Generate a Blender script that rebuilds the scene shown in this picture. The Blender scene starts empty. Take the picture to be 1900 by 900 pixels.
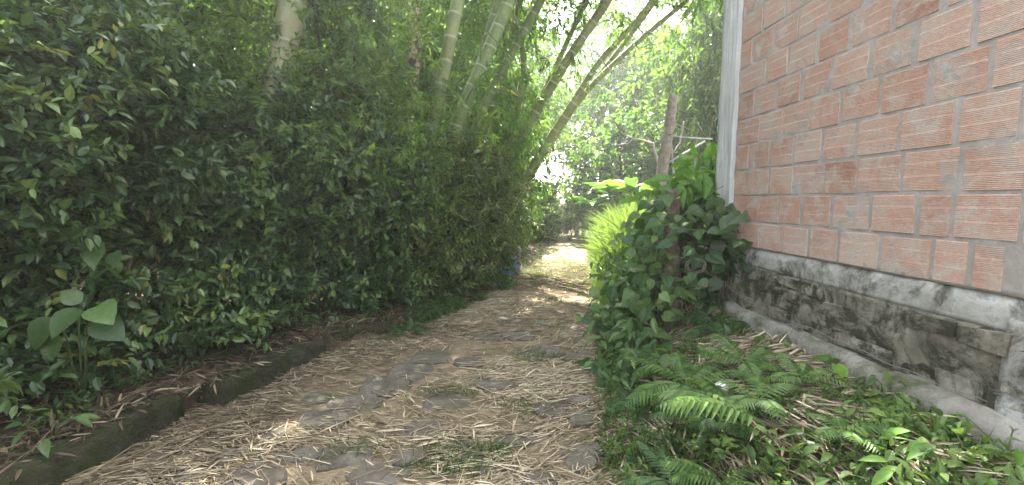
import bpy, math
import numpy as np
from mathutils import Vector, noise as mnoise

SC = bpy.context.scene
COL = SC.collection
RNG = np.random.default_rng(7)
EYE = 1.6
F = 800.0                       # focal length in photo pixels (photo 1900 wide)
PITCH = math.atan(0.1)
CP, SP = math.cos(PITCH), math.sin(PITCH)

# path edges: left and right x for a given y
YL = [-6, 1.5, 2.6, 3.2, 4.1, 5.1, 6.2, 7.5, 9, 14, 20, 40, 90]; XL = [-2.7, -2.6, -2.42, -2.3, -2.0, -1.25, -.62, -.1, .3, 1.06, 2.2, 5.5, 14]
YR = [-6, 2.6, 4.7, 7.5, 16, 20, 40, 90]; XR = [.5, .62, 1.0, 1.36, 2.7, 3.5, 7.2, 16.5]

# ------------------------------------------------------------------ helpers
def ray(px, py):
    u = (px - 950) / F; v = (450 - py) / F
    return np.array([u, CP + v * SP, -SP + v * CP])

def at(px, py, Y):
    d = ray(px, py); return np.array([0, 0, EYE]) + d * (Y / d[1])

def on_z(px, py, z=0.0):
    d = ray(px, py); return np.array([0, 0, EYE]) + d * ((z - EYE) / d[2])

def sstep(a, b, x):
    t = np.clip((x - a) / (b - a), 0, 1); return t * t * (3 - 2 * t)

def unit(v):
    return v / (np.linalg.norm(v, axis=-1, keepdims=True) + 1e-9)

def waves(x, y, seed=0, n=7, f0=1.0):
    """cheap smooth pseudo noise, about -1..1"""
    r = np.random.default_rng(1000 + seed); s = 0; tot = 0
    for i in range(n):
        f = f0 * (1.55 ** i); a = 0.72 ** i; th = r.uniform(0, 6.283); p = r.uniform(0, 6.283)
        s = s + a * np.sin(f * (x * math.cos(th) + y * math.sin(th)) + p + 1.3 * np.sin(f * .6 * (y * math.cos(th) - x * math.sin(th)) + p * 2)); tot += a
    return s / tot * 1.7

def tag(o, label=None, cat=None, group=None, kind=None):
    if label: o['label'] = label
    if cat: o['category'] = cat
    if group: o['group'] = group
    if kind: o['kind'] = kind
    return o

def empty(name, loc=(0, 0, 0), rz=0.0, label=None, cat=None, group=None):
    o = bpy.data.objects.new(name, None); COL.objects.link(o)
    o.empty_display_size = .1
    o.location = [float(c) for c in loc]; o.rotation_euler = (0, 0, rz)
    return tag(o, label, cat, group)

def mesh_obj(name, V, faces_idx, counts, mat, parent=None, attrs=None, smooth=False):
    """V (n,3); faces_idx flat loop vertex array; counts loops per face"""
    me = bpy.data.meshes.new(name)
    V = np.asarray(V, dtype=np.float32); L = np.asarray(faces_idx, dtype=np.int32); C = np.asarray(counts, dtype=np.int32)
    me.vertices.add(len(V)); me.vertices.foreach_set('co', V.ravel())
    me.loops.add(len(L)); me.loops.foreach_set('vertex_index', L)
    me.polygons.add(len(C))
    me.polygons.foreach_set('loop_start', np.concatenate([[0], np.cumsum(C)[:-1]]).astype(np.int32))
    me.polygons.foreach_set('loop_total', C)
    me.polygons.foreach_set('use_smooth', np.full(len(C), bool(smooth)))
    for k, a in (attrs or {}).items():
        at_ = me.attributes.new(k, 'FLOAT', 'POINT'); at_.data.foreach_set('value', np.asarray(a, dtype=np.float32))
    me.update(calc_edges=True); me.validate()
    me.materials.append(mat)
    o = bpy.data.objects.new(name, me); COL.objects.link(o)
    if parent is not None: o.parent = parent
    return o

class MB:
    """collects pieces that end up as ONE mesh"""
    def __init__(s): s.V = []; s.L = []; s.C = []; s.A = []; s.n = 0
    def add(s, V, faces, tint=0.5):
        V = np.asarray(V, float)
        s.V.append(V)
        for f in faces:
            s.L.extend([i + s.n for i in f]); s.C.append(len(f))
        s.A.append(np.full(len(V), tint) if np.isscalar(tint) else np.asarray(tint)); s.n += len(V)
    def raw(s, V, L, C, A):
        s.V.append(V); s.L.extend((np.asarray(L) + s.n).tolist()); s.C.extend(np.asarray(C).tolist()); s.A.append(A); s.n += len(V)
    def box(s, lo, hi, tint=.5, jit=0.0, rng=RNG):
        x0, y0, z0 = lo; x1, y1, z1 = hi
        V = np.array([[x0,y0,z0],[x1,y0,z0],[x1,y1,z0],[x0,y1,z0],[x0,y0,z1],[x1,y0,z1],[x1,y1,z1],[x0,y1,z1]], float)
        if jit: V = V + rng.uniform(-jit, jit, V.shape)
        s.add(V, [(3,2,1,0),(4,5,6,7),(0,1,5,4),(1,2,6,5),(2,3,7,6),(3,0,4,7)], tint)
    def tube(s, P, R, seg=8, tint=.5, caps=True):
        P = np.asarray(P, float); R = np.broadcast_to(np.asarray(R, float), (len(P),))
        T = unit(np.gradient(P, axis=0)); up = np.array([0, 0, 1.0]) if abs(T[0][2]) < .9 else np.array([1.0, 0, 0])
        X = unit(np.cross(T[0], up)); V = []
        for i in range(len(P)):
            X = unit(X - np.dot(X, T[i]) * T[i]); Y = np.cross(T[i], X)
            a = np.arange(seg) / seg * 2 * np.pi
            V.append(P[i] + R[i] * (np.cos(a)[:, None] * X + np.sin(a)[:, None] * Y))
        V = np.concatenate(V); fs = []
        for i in range(len(P) - 1):
            for k in range(seg):
                k2 = (k + 1) % seg
                fs.append((i*seg+k, i*seg+k2, (i+1)*seg+k2, (i+1)*seg+k))
        if caps:
            fs.append(tuple(range(seg))[::-1]); fs.append(tuple((len(P)-1)*seg + k for k in range(seg)))
        t = tint if np.isscalar(tint) else np.repeat(np.asarray(tint), seg)
        s.add(V, fs, t)
    def build(s, name, mat, parent=None, smooth=False):
        return mesh_obj(name, np.concatenate(s.V), s.L, s.C, mat, parent, {'tint': np.concatenate(s.A)}, smooth)

# leaf templates: local +Y is the leaf's length (1), X its width, Z its face
def tpl(rows, fold=.12, droop=.25):
    """rows: list of (y, halfwidth); pointed ends at 0 and 1; a midrib fold; curved along its length"""
    V = [[0, 0, 0]]; Fc = []
    zc = lambda y: -droop * y * y
    for y, w in rows: V += [[-w, y, zc(y) + fold * w * 2], [0, y, zc(y)], [w, y, zc(y) + fold * w * 2]]
    V.append([0, 1, zc(1)]); n = len(V) - 1
    Fc += [(0, 2, 1), (0, 3, 2)]
    for k in range(len(rows) - 1):
        a = 1 + 3 * k; b = a + 3
        Fc += [(a, a+1, b+1, b), (a+1, a+2, b+2, b+1)]
    a = 1 + 3 * (len(rows) - 1)
    Fc += [(a, a+1, n), (a+1, a+2, n)]
    return np.array(V, float), Fc
T_SMALL = tpl([(.45, .24)], .3, .15)
T_OVATE = tpl([(.2, .18), (.5, .25), (.8, .13)], .25, .25)
T_MID = tpl([(.22, .19), (.6, .21)], .16, .22)
T_LANCE = tpl([(.3, .075)], .3, .3)
T_LANCE2 = tpl([(.25, .08), (.6, .07)], .3, .45)
T_STRAW = tpl([(.3, .05), (.75, .035)], .25, .06)
T_STICK = tpl([(.06, .016), (.94, .014)], .6, .0)
T_BLADE = tpl([(.1, .022), (.4, .026), (.7, .02)], .3, .55)
T_ROUND = tpl([(.05, .17), (.16, .32), (.34, .42), (.54, .40), (.74, .28), (.9, .11)], .16, .3)
def tpl_heart():
    V = [[0, .0, 0]]; rows = [(-.10, .17), (.08, .40), (.30, .46), (.52, .38), (.75, .20), (.9, .08)]
    Fc = []
    for y, w in rows:
        yc = max(y, .0)
        zz = lambda t: -.22 * t * t
        V += [[-w, y, zz(yc) + .10 * w], [-w*.5, (y + yc)/2, zz(yc) + .085 * w], [0, yc + (.001 if y < 0 else 0), zz(yc)], [w*.5, (y + yc)/2, zz(yc) + .085 * w], [w, y, zz(yc) + .10 * w]]
    V.append([0, 1, -.24]); n = len(V) - 1
    for k in range(len(rows) - 1):
        a = 1 + 5 * k; b = a + 5
        for j in range(4): Fc.append((a+j, a+j+1, b+j+1, b+j))
    a = 1 + 5 * (len(rows) - 1)
    for j in range(4): Fc.append((a+j, a+j+1, n))
    return np.array(V[:], float), Fc
T_HEART = tpl_heart()

def scatter(T, P, D, N, length, width=None, tint=None):
    """returns V, L, C, A of copies of template T; D leaf direction, N face normal hint"""
    TV, TF = T; n = len(P); m = len(TV)
    Y = unit(D); Z = unit(N - np.sum(N * Y, 1, keepdims=True) * Y); X = np.cross(Y, Z)
    length = np.broadcast_to(np.asarray(length, float), (n,)); width = length if width is None else np.broadcast_to(np.asarray(width, float), (n,))
    V = (P[:, None, :] + TV[None, :, 0:1] * width[:, None, None] * X[:, None, :] + TV[None, :, 1:2] * length[:, None, None] * Y[:, None, :]
         + TV[None, :, 2:3] * length[:, None, None] * Z[:, None, :]).reshape(-1, 3)
    loc = np.array([i for f in TF for i in f]); cnt = np.array([len(f) for f in TF])
    L = (np.arange(n)[:, None] * m + loc[None]).ravel(); C = np.tile(cnt, n)
    t = RNG.uniform(0, 1, n) if tint is None else np.asarray(tint)
    return V, L, C, np.repeat(t, m)

def leaves_obj(name, parts, mat, parent=None):
    mb = MB()
    Vs, Ls, Cs, As = [], [], [], []; n = 0
    for V, L, C, A in parts:
        Vs.append(V); Ls.append(L + n); Cs.append(C); As.append(A); n += len(V)
    return mesh_obj(name, np.concatenate(Vs), np.concatenate(Ls), np.concatenate(Cs), mat, parent, {'tint': np.concatenate(As)})

def rand_dirs(n, rng=RNG):
    return unit(rng.normal(size=(n, 3)))

def twigs(P, D, rng, per=9, tw=.28, ll=(.05, .09), T=T_SMALL, spread=.9, up=.5, droop=0.0, tint=(0, 1), wfac=1.0):
    """leaves set along twigs that start at P and run along D"""
    n = len(P); D = unit(D)
    side = unit(np.cross(D, rand_dirs(n, rng)))
    t = (np.arange(per) + .6) / per
    sgn = np.where(np.arange(per) % 2 == 0, 1., -1.)
    L = tw * rng.uniform(.6, 1.3, n)
    pos = P[:, None] + D[:, None] * (t[None, :, None] * L[:, None, None])
    pos[..., 2] -= droop * (t[None] ** 2) * L[:, None]
    d = D[:, None] * .65 + side[:, None] * sgn[None, :, None] * spread + rng.normal(size=(n, per, 3)) * .28
    d[..., 2] -= droop * .9
    nn = np.zeros((n, per, 3)); nn[..., 2] = up; nn = nn + rng.normal(size=(n, per, 3)) * .42
    tt = np.repeat(rng.uniform(tint[0], tint[1], n)[:, None], per, 1) * .65 + rng.uniform(tint[0], tint[1], (n, per)) * .35
    ln = rng.uniform(ll[0], ll[1], (n, per)) * rng.uniform(.8, 1.15, n)[:, None]
    ln = ln.ravel()
    return scatter(T, pos.reshape(-1, 3), d.reshape(-1, 3), nn.reshape(-1, 3), ln, ln * wfac, tt.ravel())

SUN_EL, SUN_AZ = math.radians(58), math.radians(6)      # azimuth from +Y towards +X
SUN_D = np.array([math.sin(SUN_AZ) * math.cos(SUN_EL), math.cos(SUN_AZ) * math.cos(SUN_EL), math.sin(SUN_EL)])
GAPS = [(968, 278, 1048, 338, 1.0, 1), (1170, -10, 1292, 58, .9, 0), (1055, 35, 1085, 75, .8, 0), (922, 92, 962, 140, .75, 0), (1085, 60, 1120, 95, .6, 0), (988, 60, 1015, 95, .6, 0), (0, 15, 50, 55, .6, 0)]
def thin(P, rng):
    """crowns are open over the clearing where the sun reaches the ground, and have a few holes"""
    P = np.asarray(P); n = len(P); u = rng.uniform(0, 1, n)
    q = P - SUN_D * (P[:, 2:3] / SUN_D[2]); x, y = q[:, 0], q[:, 1]
    w = .16 * waves(x, y, 77, 5, 2.5)
    left = np.where(y < 9.0, .5 * (np.interp(y, YL, XL) + np.interp(y, YR, XR)) - .05, np.interp(y, YL, XL) + .1)
    lit = (P[:, 2] > 1.9) & (P[:, 1] < 16.2) & (y + w > 6.3) & (y < 19) & (x + w > left - .25) & (x < np.interp(y, YR, XR) + 2.9)
    keep = ~(lit & (u < .985))
    r = P - np.array([0, 0, EYE]); f = r[:, 1] * CP - r[:, 2] * SP; v = r[:, 1] * SP + r[:, 2] * CP
    px = 950 + F * r[:, 0] / np.maximum(f, .1); py = 450 - F * v / np.maximum(f, .1); e = 10 * waves(px * .05, py * .05, 78, 4, 1.5)
    for (a, b, c, d, pr, faronly) in GAPS:
        keep &= ~((px + e > a) & (px + e < c) & (py + e > b) & (py + e < d) & (u < pr) & (f > (11 if faronly else 4)))
    q3 = P - SUN_D * ((P[:, 2:3] - 3.2) / SUN_D[2])
    keep &= ~((P[:, 2] > 5.2) & (q3[:, 0] < -.2) & (q3[:, 0] > -4.5) & (q3[:, 1] > 4.6) & (q3[:, 1] < 8) & (u < .5))
    return keep

def copy_tree(o, parent=None):
    c = o.copy(); COL.objects.link(c)
    if parent is not None: c.parent = parent
    for ch in list(o.children): copy_tree(ch, c)
    return c

# ------------------------------------------------------------------ materials
def nmat(name):
    m = bpy.data.materials.new(name); m.use_nodes = True
    nt = m.node_tree; nt.nodes.clear()
    return m, nt, nt.nodes, nt.links

def ramp(nd, lk, fac, stops, interp='LINEAR'):
    r = nd.new('ShaderNodeValToRGB'); cr = r.color_ramp; cr.interpolation = interp
    while len(cr.elements) < len(stops): cr.elements.new(.5)
    for e, (p, c) in zip(cr.elements, stops): e.position = p; e.color = (*c, 1) if len(c) == 3 else c
    if fac is not None: lk.new(fac, r.inputs[0])
    return r.outputs[0]

def tex_noise(nd, lk, scale, detail=4, rough=.6, vec=None, dist=0.0):
    n = nd.new('ShaderNodeTexNoise'); n.inputs['Scale'].default_value = scale; n.inputs['Detail'].default_value = detail
    n.inputs['Roughness'].default_value = rough; n.inputs['Distortion'].default_value = dist
    if vec is not None: lk.new(vec, n.inputs['Vector'])
    return n.outputs[0]

def mixc(nd, lk, fac, a, b, mode='MIX'):
    m = nd.new('ShaderNodeMix'); m.data_type = 'RGBA'; m.blend_type = mode
    for s, v in ((m.inputs[0], fac), (m.inputs[6], a), (m.inputs[7], b)):
        if isinstance(v, (int, float)): s.default_value = v
        elif isinstance(v, tuple): s.default_value = (*v, 1)
        else: lk.new(v, s)
    return m.outputs[2]

def bump(nd, lk, h, strength=.4, dist=.02):
    b = nd.new('ShaderNodeBump'); b.inputs['Strength'].default_value = strength; b.inputs['Distance'].default_value = dist
    lk.new(h, b.inputs['Height']); return b.outputs[0]

def coords(nd, kind='Object'):
    return nd.new('ShaderNodeTexCoord').outputs[kind]

def attr(nd, name='tint'):
    a = nd.new('ShaderNodeAttribute'); a.attribute_name = name; return a.outputs['Fac']

def finish(nd, lk, base, rough=.8, normal=None, spec=.3):
    p = nd.new('ShaderNodeBsdfPrincipled'); o = nd.new('ShaderNodeOutputMaterial')
    if isinstance(base, tuple): p.inputs['Base Color'].default_value = (*base, 1)
    else: lk.new(base, p.inputs['Base Color'])
    if isinstance(rough, (int, float)): p.inputs['Roughness'].default_value = rough
    else: lk.new(rough, p.inputs['Roughness'])
    p.inputs['Specular IOR Level'].default_value = spec
    if normal is not None: lk.new(normal, p.inputs['Normal'])
    lk.new(p.outputs[0], o.inputs[0]); return p

def leaf_mat(name, c0, c1, c2, trans=.35, tcol=None, rough=.42, spec=.4, odd=None):
    """c0..c2 from dark to light over the per leaf tint; odd = yellowed leaves at the top of the tint range"""
    m, nt, nd, lk = nmat(name)
    st = [(0, c0), (.5, c1), (.93, c2)]
    if odd: st += [(.965, odd)]
    base = ramp(nd, lk, attr(nd), st)
    n = tex_noise(nd, lk, 40, 2, .6, coords(nd))
    base = mixc(nd, lk, .5, base, ramp(nd, lk, n, [(.3, (.6, .6, .6)), (.7, (1.25, 1.25, 1.25))]), 'MULTIPLY')
    p = nd.new('ShaderNodeBsdfPrincipled'); p.inputs['Roughness'].default_value = rough; p.inputs['Specular IOR Level'].default_value = spec
    lk.new(base, p.inputs['Base Color'])
    t = nd.new('ShaderNodeBsdfTranslucent')
    lk.new(mixc(nd, lk, 1.0, base, tcol or (1.4, 1.5, .6), 'MULTIPLY'), t.inputs[0])
    mx = nd.new('ShaderNodeMixShader'); mx.inputs[0].default_value = trans
    lk.new(p.outputs[0], mx.inputs[1]); lk.new(t.outputs[0], mx.inputs[2])
    o = nd.new('ShaderNodeOutputMaterial'); lk.new(mx.outputs[0], o.inputs[0])
    return m

M = {}
M['hedge'] = leaf_mat('hedge_leaf', (.022, .048, .018), (.055, .106, .034), (.135, .205, .058), .30, odd=(.22, .22, .04), rough=.32, spec=.5)
M['hedge2'] = leaf_mat('olive_hedge_leaf', (.025, .045, .016), (.065, .10, .03), (.145, .185, .05), .3, odd=(.22, .2, .05), rough=.4)
M['sapling'] = leaf_mat('sapling_leaf', (.045, .09, .022), (.095, .165, .04), (.19, .27, .06), .48, rough=.5)
M['bamboo_leaf'] = leaf_mat('bamboo_leaf', (.035, .085, .02), (.07, .14, .03), (.15, .22, .05), .45, odd=(.38, .32, .05), rough=.45)
M['bamboo_pale'] = leaf_mat('pale_bamboo_leaf', (.05, .10, .03), (.10, .17, .045), (.19, .25, .06), .5, odd=(.42, .36, .06), rough=.5)
M['dark_tree'] = leaf_mat('dark_tree_leaf', (.035, .085, .028), (.08, .155, .045), (.14, .23, .07), .55, rough=.5, spec=.15)
M['far_leaf'] = leaf_mat('far_leaf', (.045, .09, .03), (.09, .15, .045), (.15, .225, .07), .55, rough=.65, spec=.15)
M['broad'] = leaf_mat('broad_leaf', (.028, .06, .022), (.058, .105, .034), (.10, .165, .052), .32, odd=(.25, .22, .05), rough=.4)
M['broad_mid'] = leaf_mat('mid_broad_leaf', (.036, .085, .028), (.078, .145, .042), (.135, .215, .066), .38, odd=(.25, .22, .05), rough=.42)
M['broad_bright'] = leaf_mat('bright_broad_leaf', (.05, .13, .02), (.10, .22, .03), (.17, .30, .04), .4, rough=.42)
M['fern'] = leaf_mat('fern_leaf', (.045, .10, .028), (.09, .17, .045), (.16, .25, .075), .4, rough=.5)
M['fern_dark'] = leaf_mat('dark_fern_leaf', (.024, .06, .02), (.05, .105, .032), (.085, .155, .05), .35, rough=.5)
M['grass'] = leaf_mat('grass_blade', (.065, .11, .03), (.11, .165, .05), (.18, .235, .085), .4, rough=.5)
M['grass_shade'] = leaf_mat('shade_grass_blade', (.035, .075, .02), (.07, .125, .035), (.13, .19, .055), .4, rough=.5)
M['weed'] = leaf_mat('weed_leaf', (.035, .085, .022), (.075, .14, .04), (.15, .23, .06), .4, rough=.48)
M['banana'] = leaf_mat('banana_leaf', (.04, .11, .025), (.07, .17, .04), (.14, .28, .04), .4, rough=.4)

def straw_mat(name, c0, c1, c2):
    m, nt, nd, lk = nmat(name)
    base = ramp(nd, lk, attr(nd), [(0, c0), (.5, c1), (1, c2)])
    finish(nd, lk, base, .7, None, .3); return m
M['straw'] = straw_mat('dry_straw', (.10, .072, .045), (.30, .245, .16), (.54, .47, .34))
M['litter'] = straw_mat('brown_litter', (.04, .027, .017), (.11, .078, .048), (.33, .27, .18))

def rough_mat(name, stops, scale=6, bstr=.5, bscale=30, rough=.9, moss=None, mossr=(.5, .62), bdist=.02):
    m, nt, nd, lk = nmat(name); co = coords(nd)
    base = ramp(nd, lk, tex_noise(nd, lk, scale, 6, .65, co), stops)
    if moss:
        f = ramp(nd, lk, tex_noise(nd, lk, scale * .55, 5, .7, co, .4), [(mossr[0], (0, 0, 0)), (mossr[1], (1, 1, 1))])
        base = mixc(nd, lk, f, base, moss)
    finish(nd, lk, base, rough, bump(nd, lk, tex_noise(nd, lk, bscale, 5, .7, co), bstr, bdist)); return m
M['soil'] = rough_mat('damp_soil', [(.3, (.028, .02, .013)), (.5, (.065, .045, .028)), (.7, (.12, .088, .055))], 5, .8, 22, .95, (.03, .05, .014), (.52, .66))
M['kerb'] = rough_mat('mossy_concrete', [(.3, (.022, .02, .013)), (.55, (.055, .05, .032)), (.75, (.11, .10, .075))], 9, 1.0, 28, .95, (.032, .042, .010), (.42, .58), .05)
M['stone'] = rough_mat('path_stone', [(.3, (.06, .05, .038)), (.55, (.115, .10, .08)), (.75, (.185, .168, .145))], 7, .5, 35, .85, (.075, .085, .04), (.56, .7))
M['bark'] = rough_mat('bark', [(.3, (.03, .024, .018)), (.6, (.075, .06, .045)), (.8, (.13, .11, .085))], 12, .8, 35, .95)
M['pale_wood'] = rough_mat('weathered_wood', [(.3, (.15, .128, .10)), (.55, (.25, .22, .18)), (.75, (.36, .325, .275))], 14, .6, 50, .85)
M['old_wood'] = rough_mat('old_post_wood', [(.3, (.06, .05, .035)), (.55, (.13, .10, .075)), (.75, (.20, .165, .125))], 14, .8, 45, .95, (.06, .075, .025), (.5, .66))
M['white_branch'] = rough_mat('pale_branch', [(.3, (.22, .205, .17)), (.7, (.40, .38, .33))], 20, .4, 60, .8)
M['stem'] = rough_mat('green_stem', [(.3, (.05, .075, .025)), (.7, (.10, .12, .05))], 20, .3, 60, .7)
M['twig'] = rough_mat('brown_twig', [(.3, (.045, .035, .025)), (.7, (.11, .085, .06))], 20, .4, 60, .9)
M['metal'] = rough_mat('galvanised_metal', [(.3, (.30, .31, .30)), (.7, (.46, .47, .46))], 20, .2, 60, .5)
M['wire'] = rough_mat('rusty_wire', [(.3, (.09, .08, .065)), (.7, (.18, .165, .14))], 20, .2, 60, .6)
M['blue'] = rough_mat('blue_plastic', [(.3, (.05, .22, .55)), (.7, (.10, .34, .72))], 6, .2, 30, .45)
M['white_plastic'] = rough_mat('white_plastic', [(.3, (.6, .6, .6)), (.7, (.8, .8, .8))], 6, .2, 30, .5)

def bamboo_mat(name, a, b, c):
    m, nt, nd, lk = nmat(name); co = coords(nd)
    base = ramp(nd, lk, tex_noise(nd, lk, 3.5, 5, .65, co), [(.3, a), (.52, b), (.72, c)])
    base = mixc(nd, lk, ramp(nd, lk, tex_noise(nd, lk, 18, 4, .7, co), [(.55, (0, 0, 0)), (.72, (.6, .6, .6))]), base, (.20, .20, .15))
    base = mixc(nd, lk, attr(nd), base, (.36, .37, .29))
    finish(nd, lk, base, .45, bump(nd, lk, tex_noise(nd, lk, 25, 3, .6, co), .12, .01), .4); return m
M['culm_pale'] = bamboo_mat('pale_bamboo_culm', (.14, .15, .075), (.22, .22, .115), (.30, .295, .165))
M['culm_green'] = bamboo_mat('green_bamboo_culm', (.06, .11, .03), (.11, .165, .045), (.18, .225, .07))
M['culm_olive'] = bamboo_mat('olive_bamboo_culm', (.085, .11, .035), (.145, .17, .055), (.22, .23, .085))

# peeling pale bark
m, nt, nd, lk = nmat('peeling_bark'); co = coords(nd)
f = ramp(nd, lk, tex_noise(nd, lk, 5, 4, .6, co, .5), [(.44, (0, 0, 0)), (.5, (1, 1, 1))])
finish(nd, lk, mixc(nd, lk, f, (.05, .04, .03), ramp(nd, lk, tex_noise(nd, lk, 14, 4, .6, co), [(.3, (.28, .20, .14)), (.7, (.46, .38, .30))])), .85, bump(nd, lk, f, .6, .02)); M['peel'] = m

# clay block: per block tint, pale streak bands, mortar smears
m, nt, nd, lk = nmat('ribbed_clay_block'); co = coords(nd)
base = ramp(nd, lk, attr(nd), [(0, (.32, .175, .125)), (.35, (.405, .24, .18)), (.7, (.45, .288, .228)), (1, (.48, .355, .30))])
big = tex_noise(nd, lk, 2.3, 6, .65, co)
base = mixc(nd, lk, ramp(nd, lk, big, [(.42, (0, 0, 0)), (.64, (.8, .8, .8))]), base, (.48, .37, .32))
base = mixc(nd, lk, ramp(nd, lk, tex_noise(nd, lk, 5, 7, .78, co, .8), [(.47, (0, 0, 0)), (.62, (.8, .8, .8))]), base, (.44, .40, .365))
fine = tex_noise(nd, lk, 60, 3, .7, co)
base = mixc(nd, lk, .45, base, ramp(nd, lk, fine, [(.3, (.65, .65, .65)), (.7, (1.2, 1.2, 1.2))]), 'MULTIPLY')
finish(nd, lk, base, .85, bump(nd, lk, fine, .25, .004)); M['block'] = m

def concrete(name, a, b, c, dark=None, dr=(.5, .64), dsc=3.0):
    m, nt, nd, lk = nmat(name); co = coords(nd)
    base = ramp(nd, lk, tex_noise(nd, lk, 4, 7, .7, co), [(.28, a), (.5, b), (.72, c)])
    if dark:
        f = ramp(nd, lk, tex_noise(nd, lk, dsc, 8, .75, co, .5), [(dr[0], (0, 0, 0)), (dr[1], (1, 1, 1))])
        base = mixc(nd, lk, f, base, dark)
    h = tex_noise(nd, lk, 26, 6, .75, co)
    base = mixc(nd, lk, .4, base, ramp(nd, lk, h, [(.3, (.7, .7, .7)), (.7, (1.15, 1.15, 1.15))]), 'MULTIPLY')
    finish(nd, lk, base, .92, bump(nd, lk, h, .6, .012)); return m
M['mortar'] = concrete('mortar', (.20, .185, .172), (.275, .255, .24), (.36, .34, .325))
m, nt, nd, lk = nmat('streaked_column_concrete'); co = coords(nd); mp = nd.new('ShaderNodeMapping'); mp.inputs['Scale'].default_value = (22, 22, 1.6); lk.new(co, mp.inputs[0])
st = tex_noise(nd, lk, 1.0, 6, .7, mp.outputs[0], .6)
base = mixc(nd, lk, ramp(nd, lk, tex_noise(nd, lk, 6, 6, .7, co), [(.35, (0, 0, 0)), (.7, (.6, .6, .6))]), ramp(nd, lk, st, [(.3, (.24, .245, .25)), (.5, (.40, .41, .415)), (.68, (.56, .57, .575))]), (.30, .295, .28))
finish(nd, lk, base, .92, bump(nd, lk, st, .6, .01)); M['column'] = m
M['band'] = concrete('weathered_concrete', (.20, .195, .18), (.29, .285, .265), (.42, .415, .40), (.06, .056, .043), (.46, .60), 3.6)
M['band2'] = concrete('mossy_old_masonry', (.085, .075, .055), (.18, .165, .135), (.42, .405, .37), (.035, .036, .022), (.43, .55), 4.5)
M['mossy_brick'] = concrete('mossy_old_brick', (.09, .08, .058), (.19, .175, .14), (.40, .38, .345), (.035, .036, .022), (.43, .56), 4.0)
M['footing'] = concrete('footing_concrete', (.14, .13, .11), (.22, .205, .18), (.31, .30, .27), (.07, .08, .04), (.47, .62), 3.0)

# path bed: earth, crushed litter and moss
m, nt, nd, lk = nmat('path_bed'); co = coords(nd)
base = ramp(nd, lk, tex_noise(nd, lk, 3.0, 8, .72, co), [(.28, (.075, .055, .037)), (.48, (.15, .115, .075)), (.66, (.25, .195, .13))])
base = mixc(nd, lk, ramp(nd, lk, tex_noise(nd, lk, 1.9, 6, .7, co, .3), [(.52, (0, 0, 0)), (.63, (.85, .85, .85))]), base, (.065, .08, .03))
mp = nd.new('ShaderNodeMapping'); mp.inputs['Scale'].default_value = (12, 60, 30); lk.new(co, mp.inputs[0])
st = tex_noise(nd, lk, 1.0, 4, .7, mp.outputs[0], 1.2)
base = mixc(nd, lk, ramp(nd, lk, st, [(.5, (0, 0, 0)), (.66, (.7, .7, .7))]), base, (.36, .28, .17))
finish(nd, lk, base, .92, bump(nd, lk, st, .7, .02)); M['path'] = m

# ------------------------------------------------------------------ ground
xl = lambda y: np.interp(y, YL, XL); xr = lambda y: np.interp(y, YR, XR)
WX = lambda y: 2.435 - .044 * y          # house wall face

def ground_h(x, y):
    x = np.asarray(x, float); y = np.asarray(y, float)
    dl = xl(y) - x; dr = x - xr(y)
    near = 1 - sstep(4.3, 6.0, y)
    h = .012 * waves(x, y, 3, 6, 2.0)
    h = h + sstep(.02, .25, dl) * (.10 + .12 * near) + sstep(.2, 1.8, dl) * (.22 + .05 * waves(x, y, 5, 5, 1.6))
    bank = np.where(y < 5, .40, .55 * sstep(4.5, 7.5, y) + .40 * (1 - sstep(4.5, 7.5, y)))
    bank = bank * (1 - .5 * sstep(12, 20, y))
    h = h + sstep(-.02, 1.35, dr) * bank + sstep(0, .6, dr) * .035 * waves(x, y, 8, 6, 3.5)
    h = h + .004 * np.maximum(0, np.hypot(x, y) - 25) * (1 + waves(x * .05, y * .05, 9, 4, 1.0))
    return h

gx = np.concatenate([-np.geomspace(120, 6.2, 22), np.arange(-6, 6.01, .1), np.geomspace(6.2, 120, 22)])
gy = np.concatenate([np.linspace(-40, -3, 8), np.arange(-2.5, 12, .1), np.arange(12, 25, .4), np.geomspace(25.5, 160, 22)])
GX, GY = np.meshgrid(gx, gy); GZ = ground_h(GX, GY)
inside = (GX > xl(GY) + .05) & (GX < xr(GY) - .05)
GZ = np.where(inside, GZ - .06, GZ)
nx, ny = len(gx), len(gy); I = np.arange(nx * ny).reshape(ny, nx)
Q = np.stack([I[:-1, :-1], I[:-1, 1:], I[1:, 1:], I[1:, :-1]], -1).reshape(-1)
tag(mesh_obj('ground', np.stack([GX, GY, GZ], -1).reshape(-1, 3), Q, np.full((nx-1)*(ny-1), 4), M['soil'], smooth=True), kind='structure')

# path strip
py_ = np.concatenate([np.arange(-4, 12, .06), np.arange(12, 40, .4)]); u = np.linspace(0, 1, 46)
PY, PU = np.meshgrid(py_, u, indexing='ij')
el = xl(PY) - .03 + .10 * waves(PY * 1.0, PY * 0, 21, 5, 2.2); er = xr(PY) + .05 + .10 * waves(PY, PY * 0, 22, 5, 2.2)
PX = el + (er - el) * PU
edge = np.minimum(PU, 1 - PU)
PZ = ground_h(PX, PY) * .3 + .012 + .022 * waves(PX, PY, 31, 7, 3.0) * sstep(0, .08, edge) - .05 * (1 - sstep(0, .05, edge)) + .03 * sstep(.0, .3, edge) * 0
path_h_args = None
I = np.arange(PX.size).reshape(PX.shape)
Q = np.stack([I[:-1, :-1], I[1:, :-1], I[1:, 1:], I[:-1, 1:]], -1).reshape(-1)
tag(mesh_obj('path', np.stack([PX, PY, PZ], -1).reshape(-1, 3), Q[::1].reshape(-1, 4)[:, ::-1].ravel(), np.full((PX.shape[0]-1)*(PX.shape[1]-1), 4), M['path'], smooth=True), kind='structure')
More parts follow.
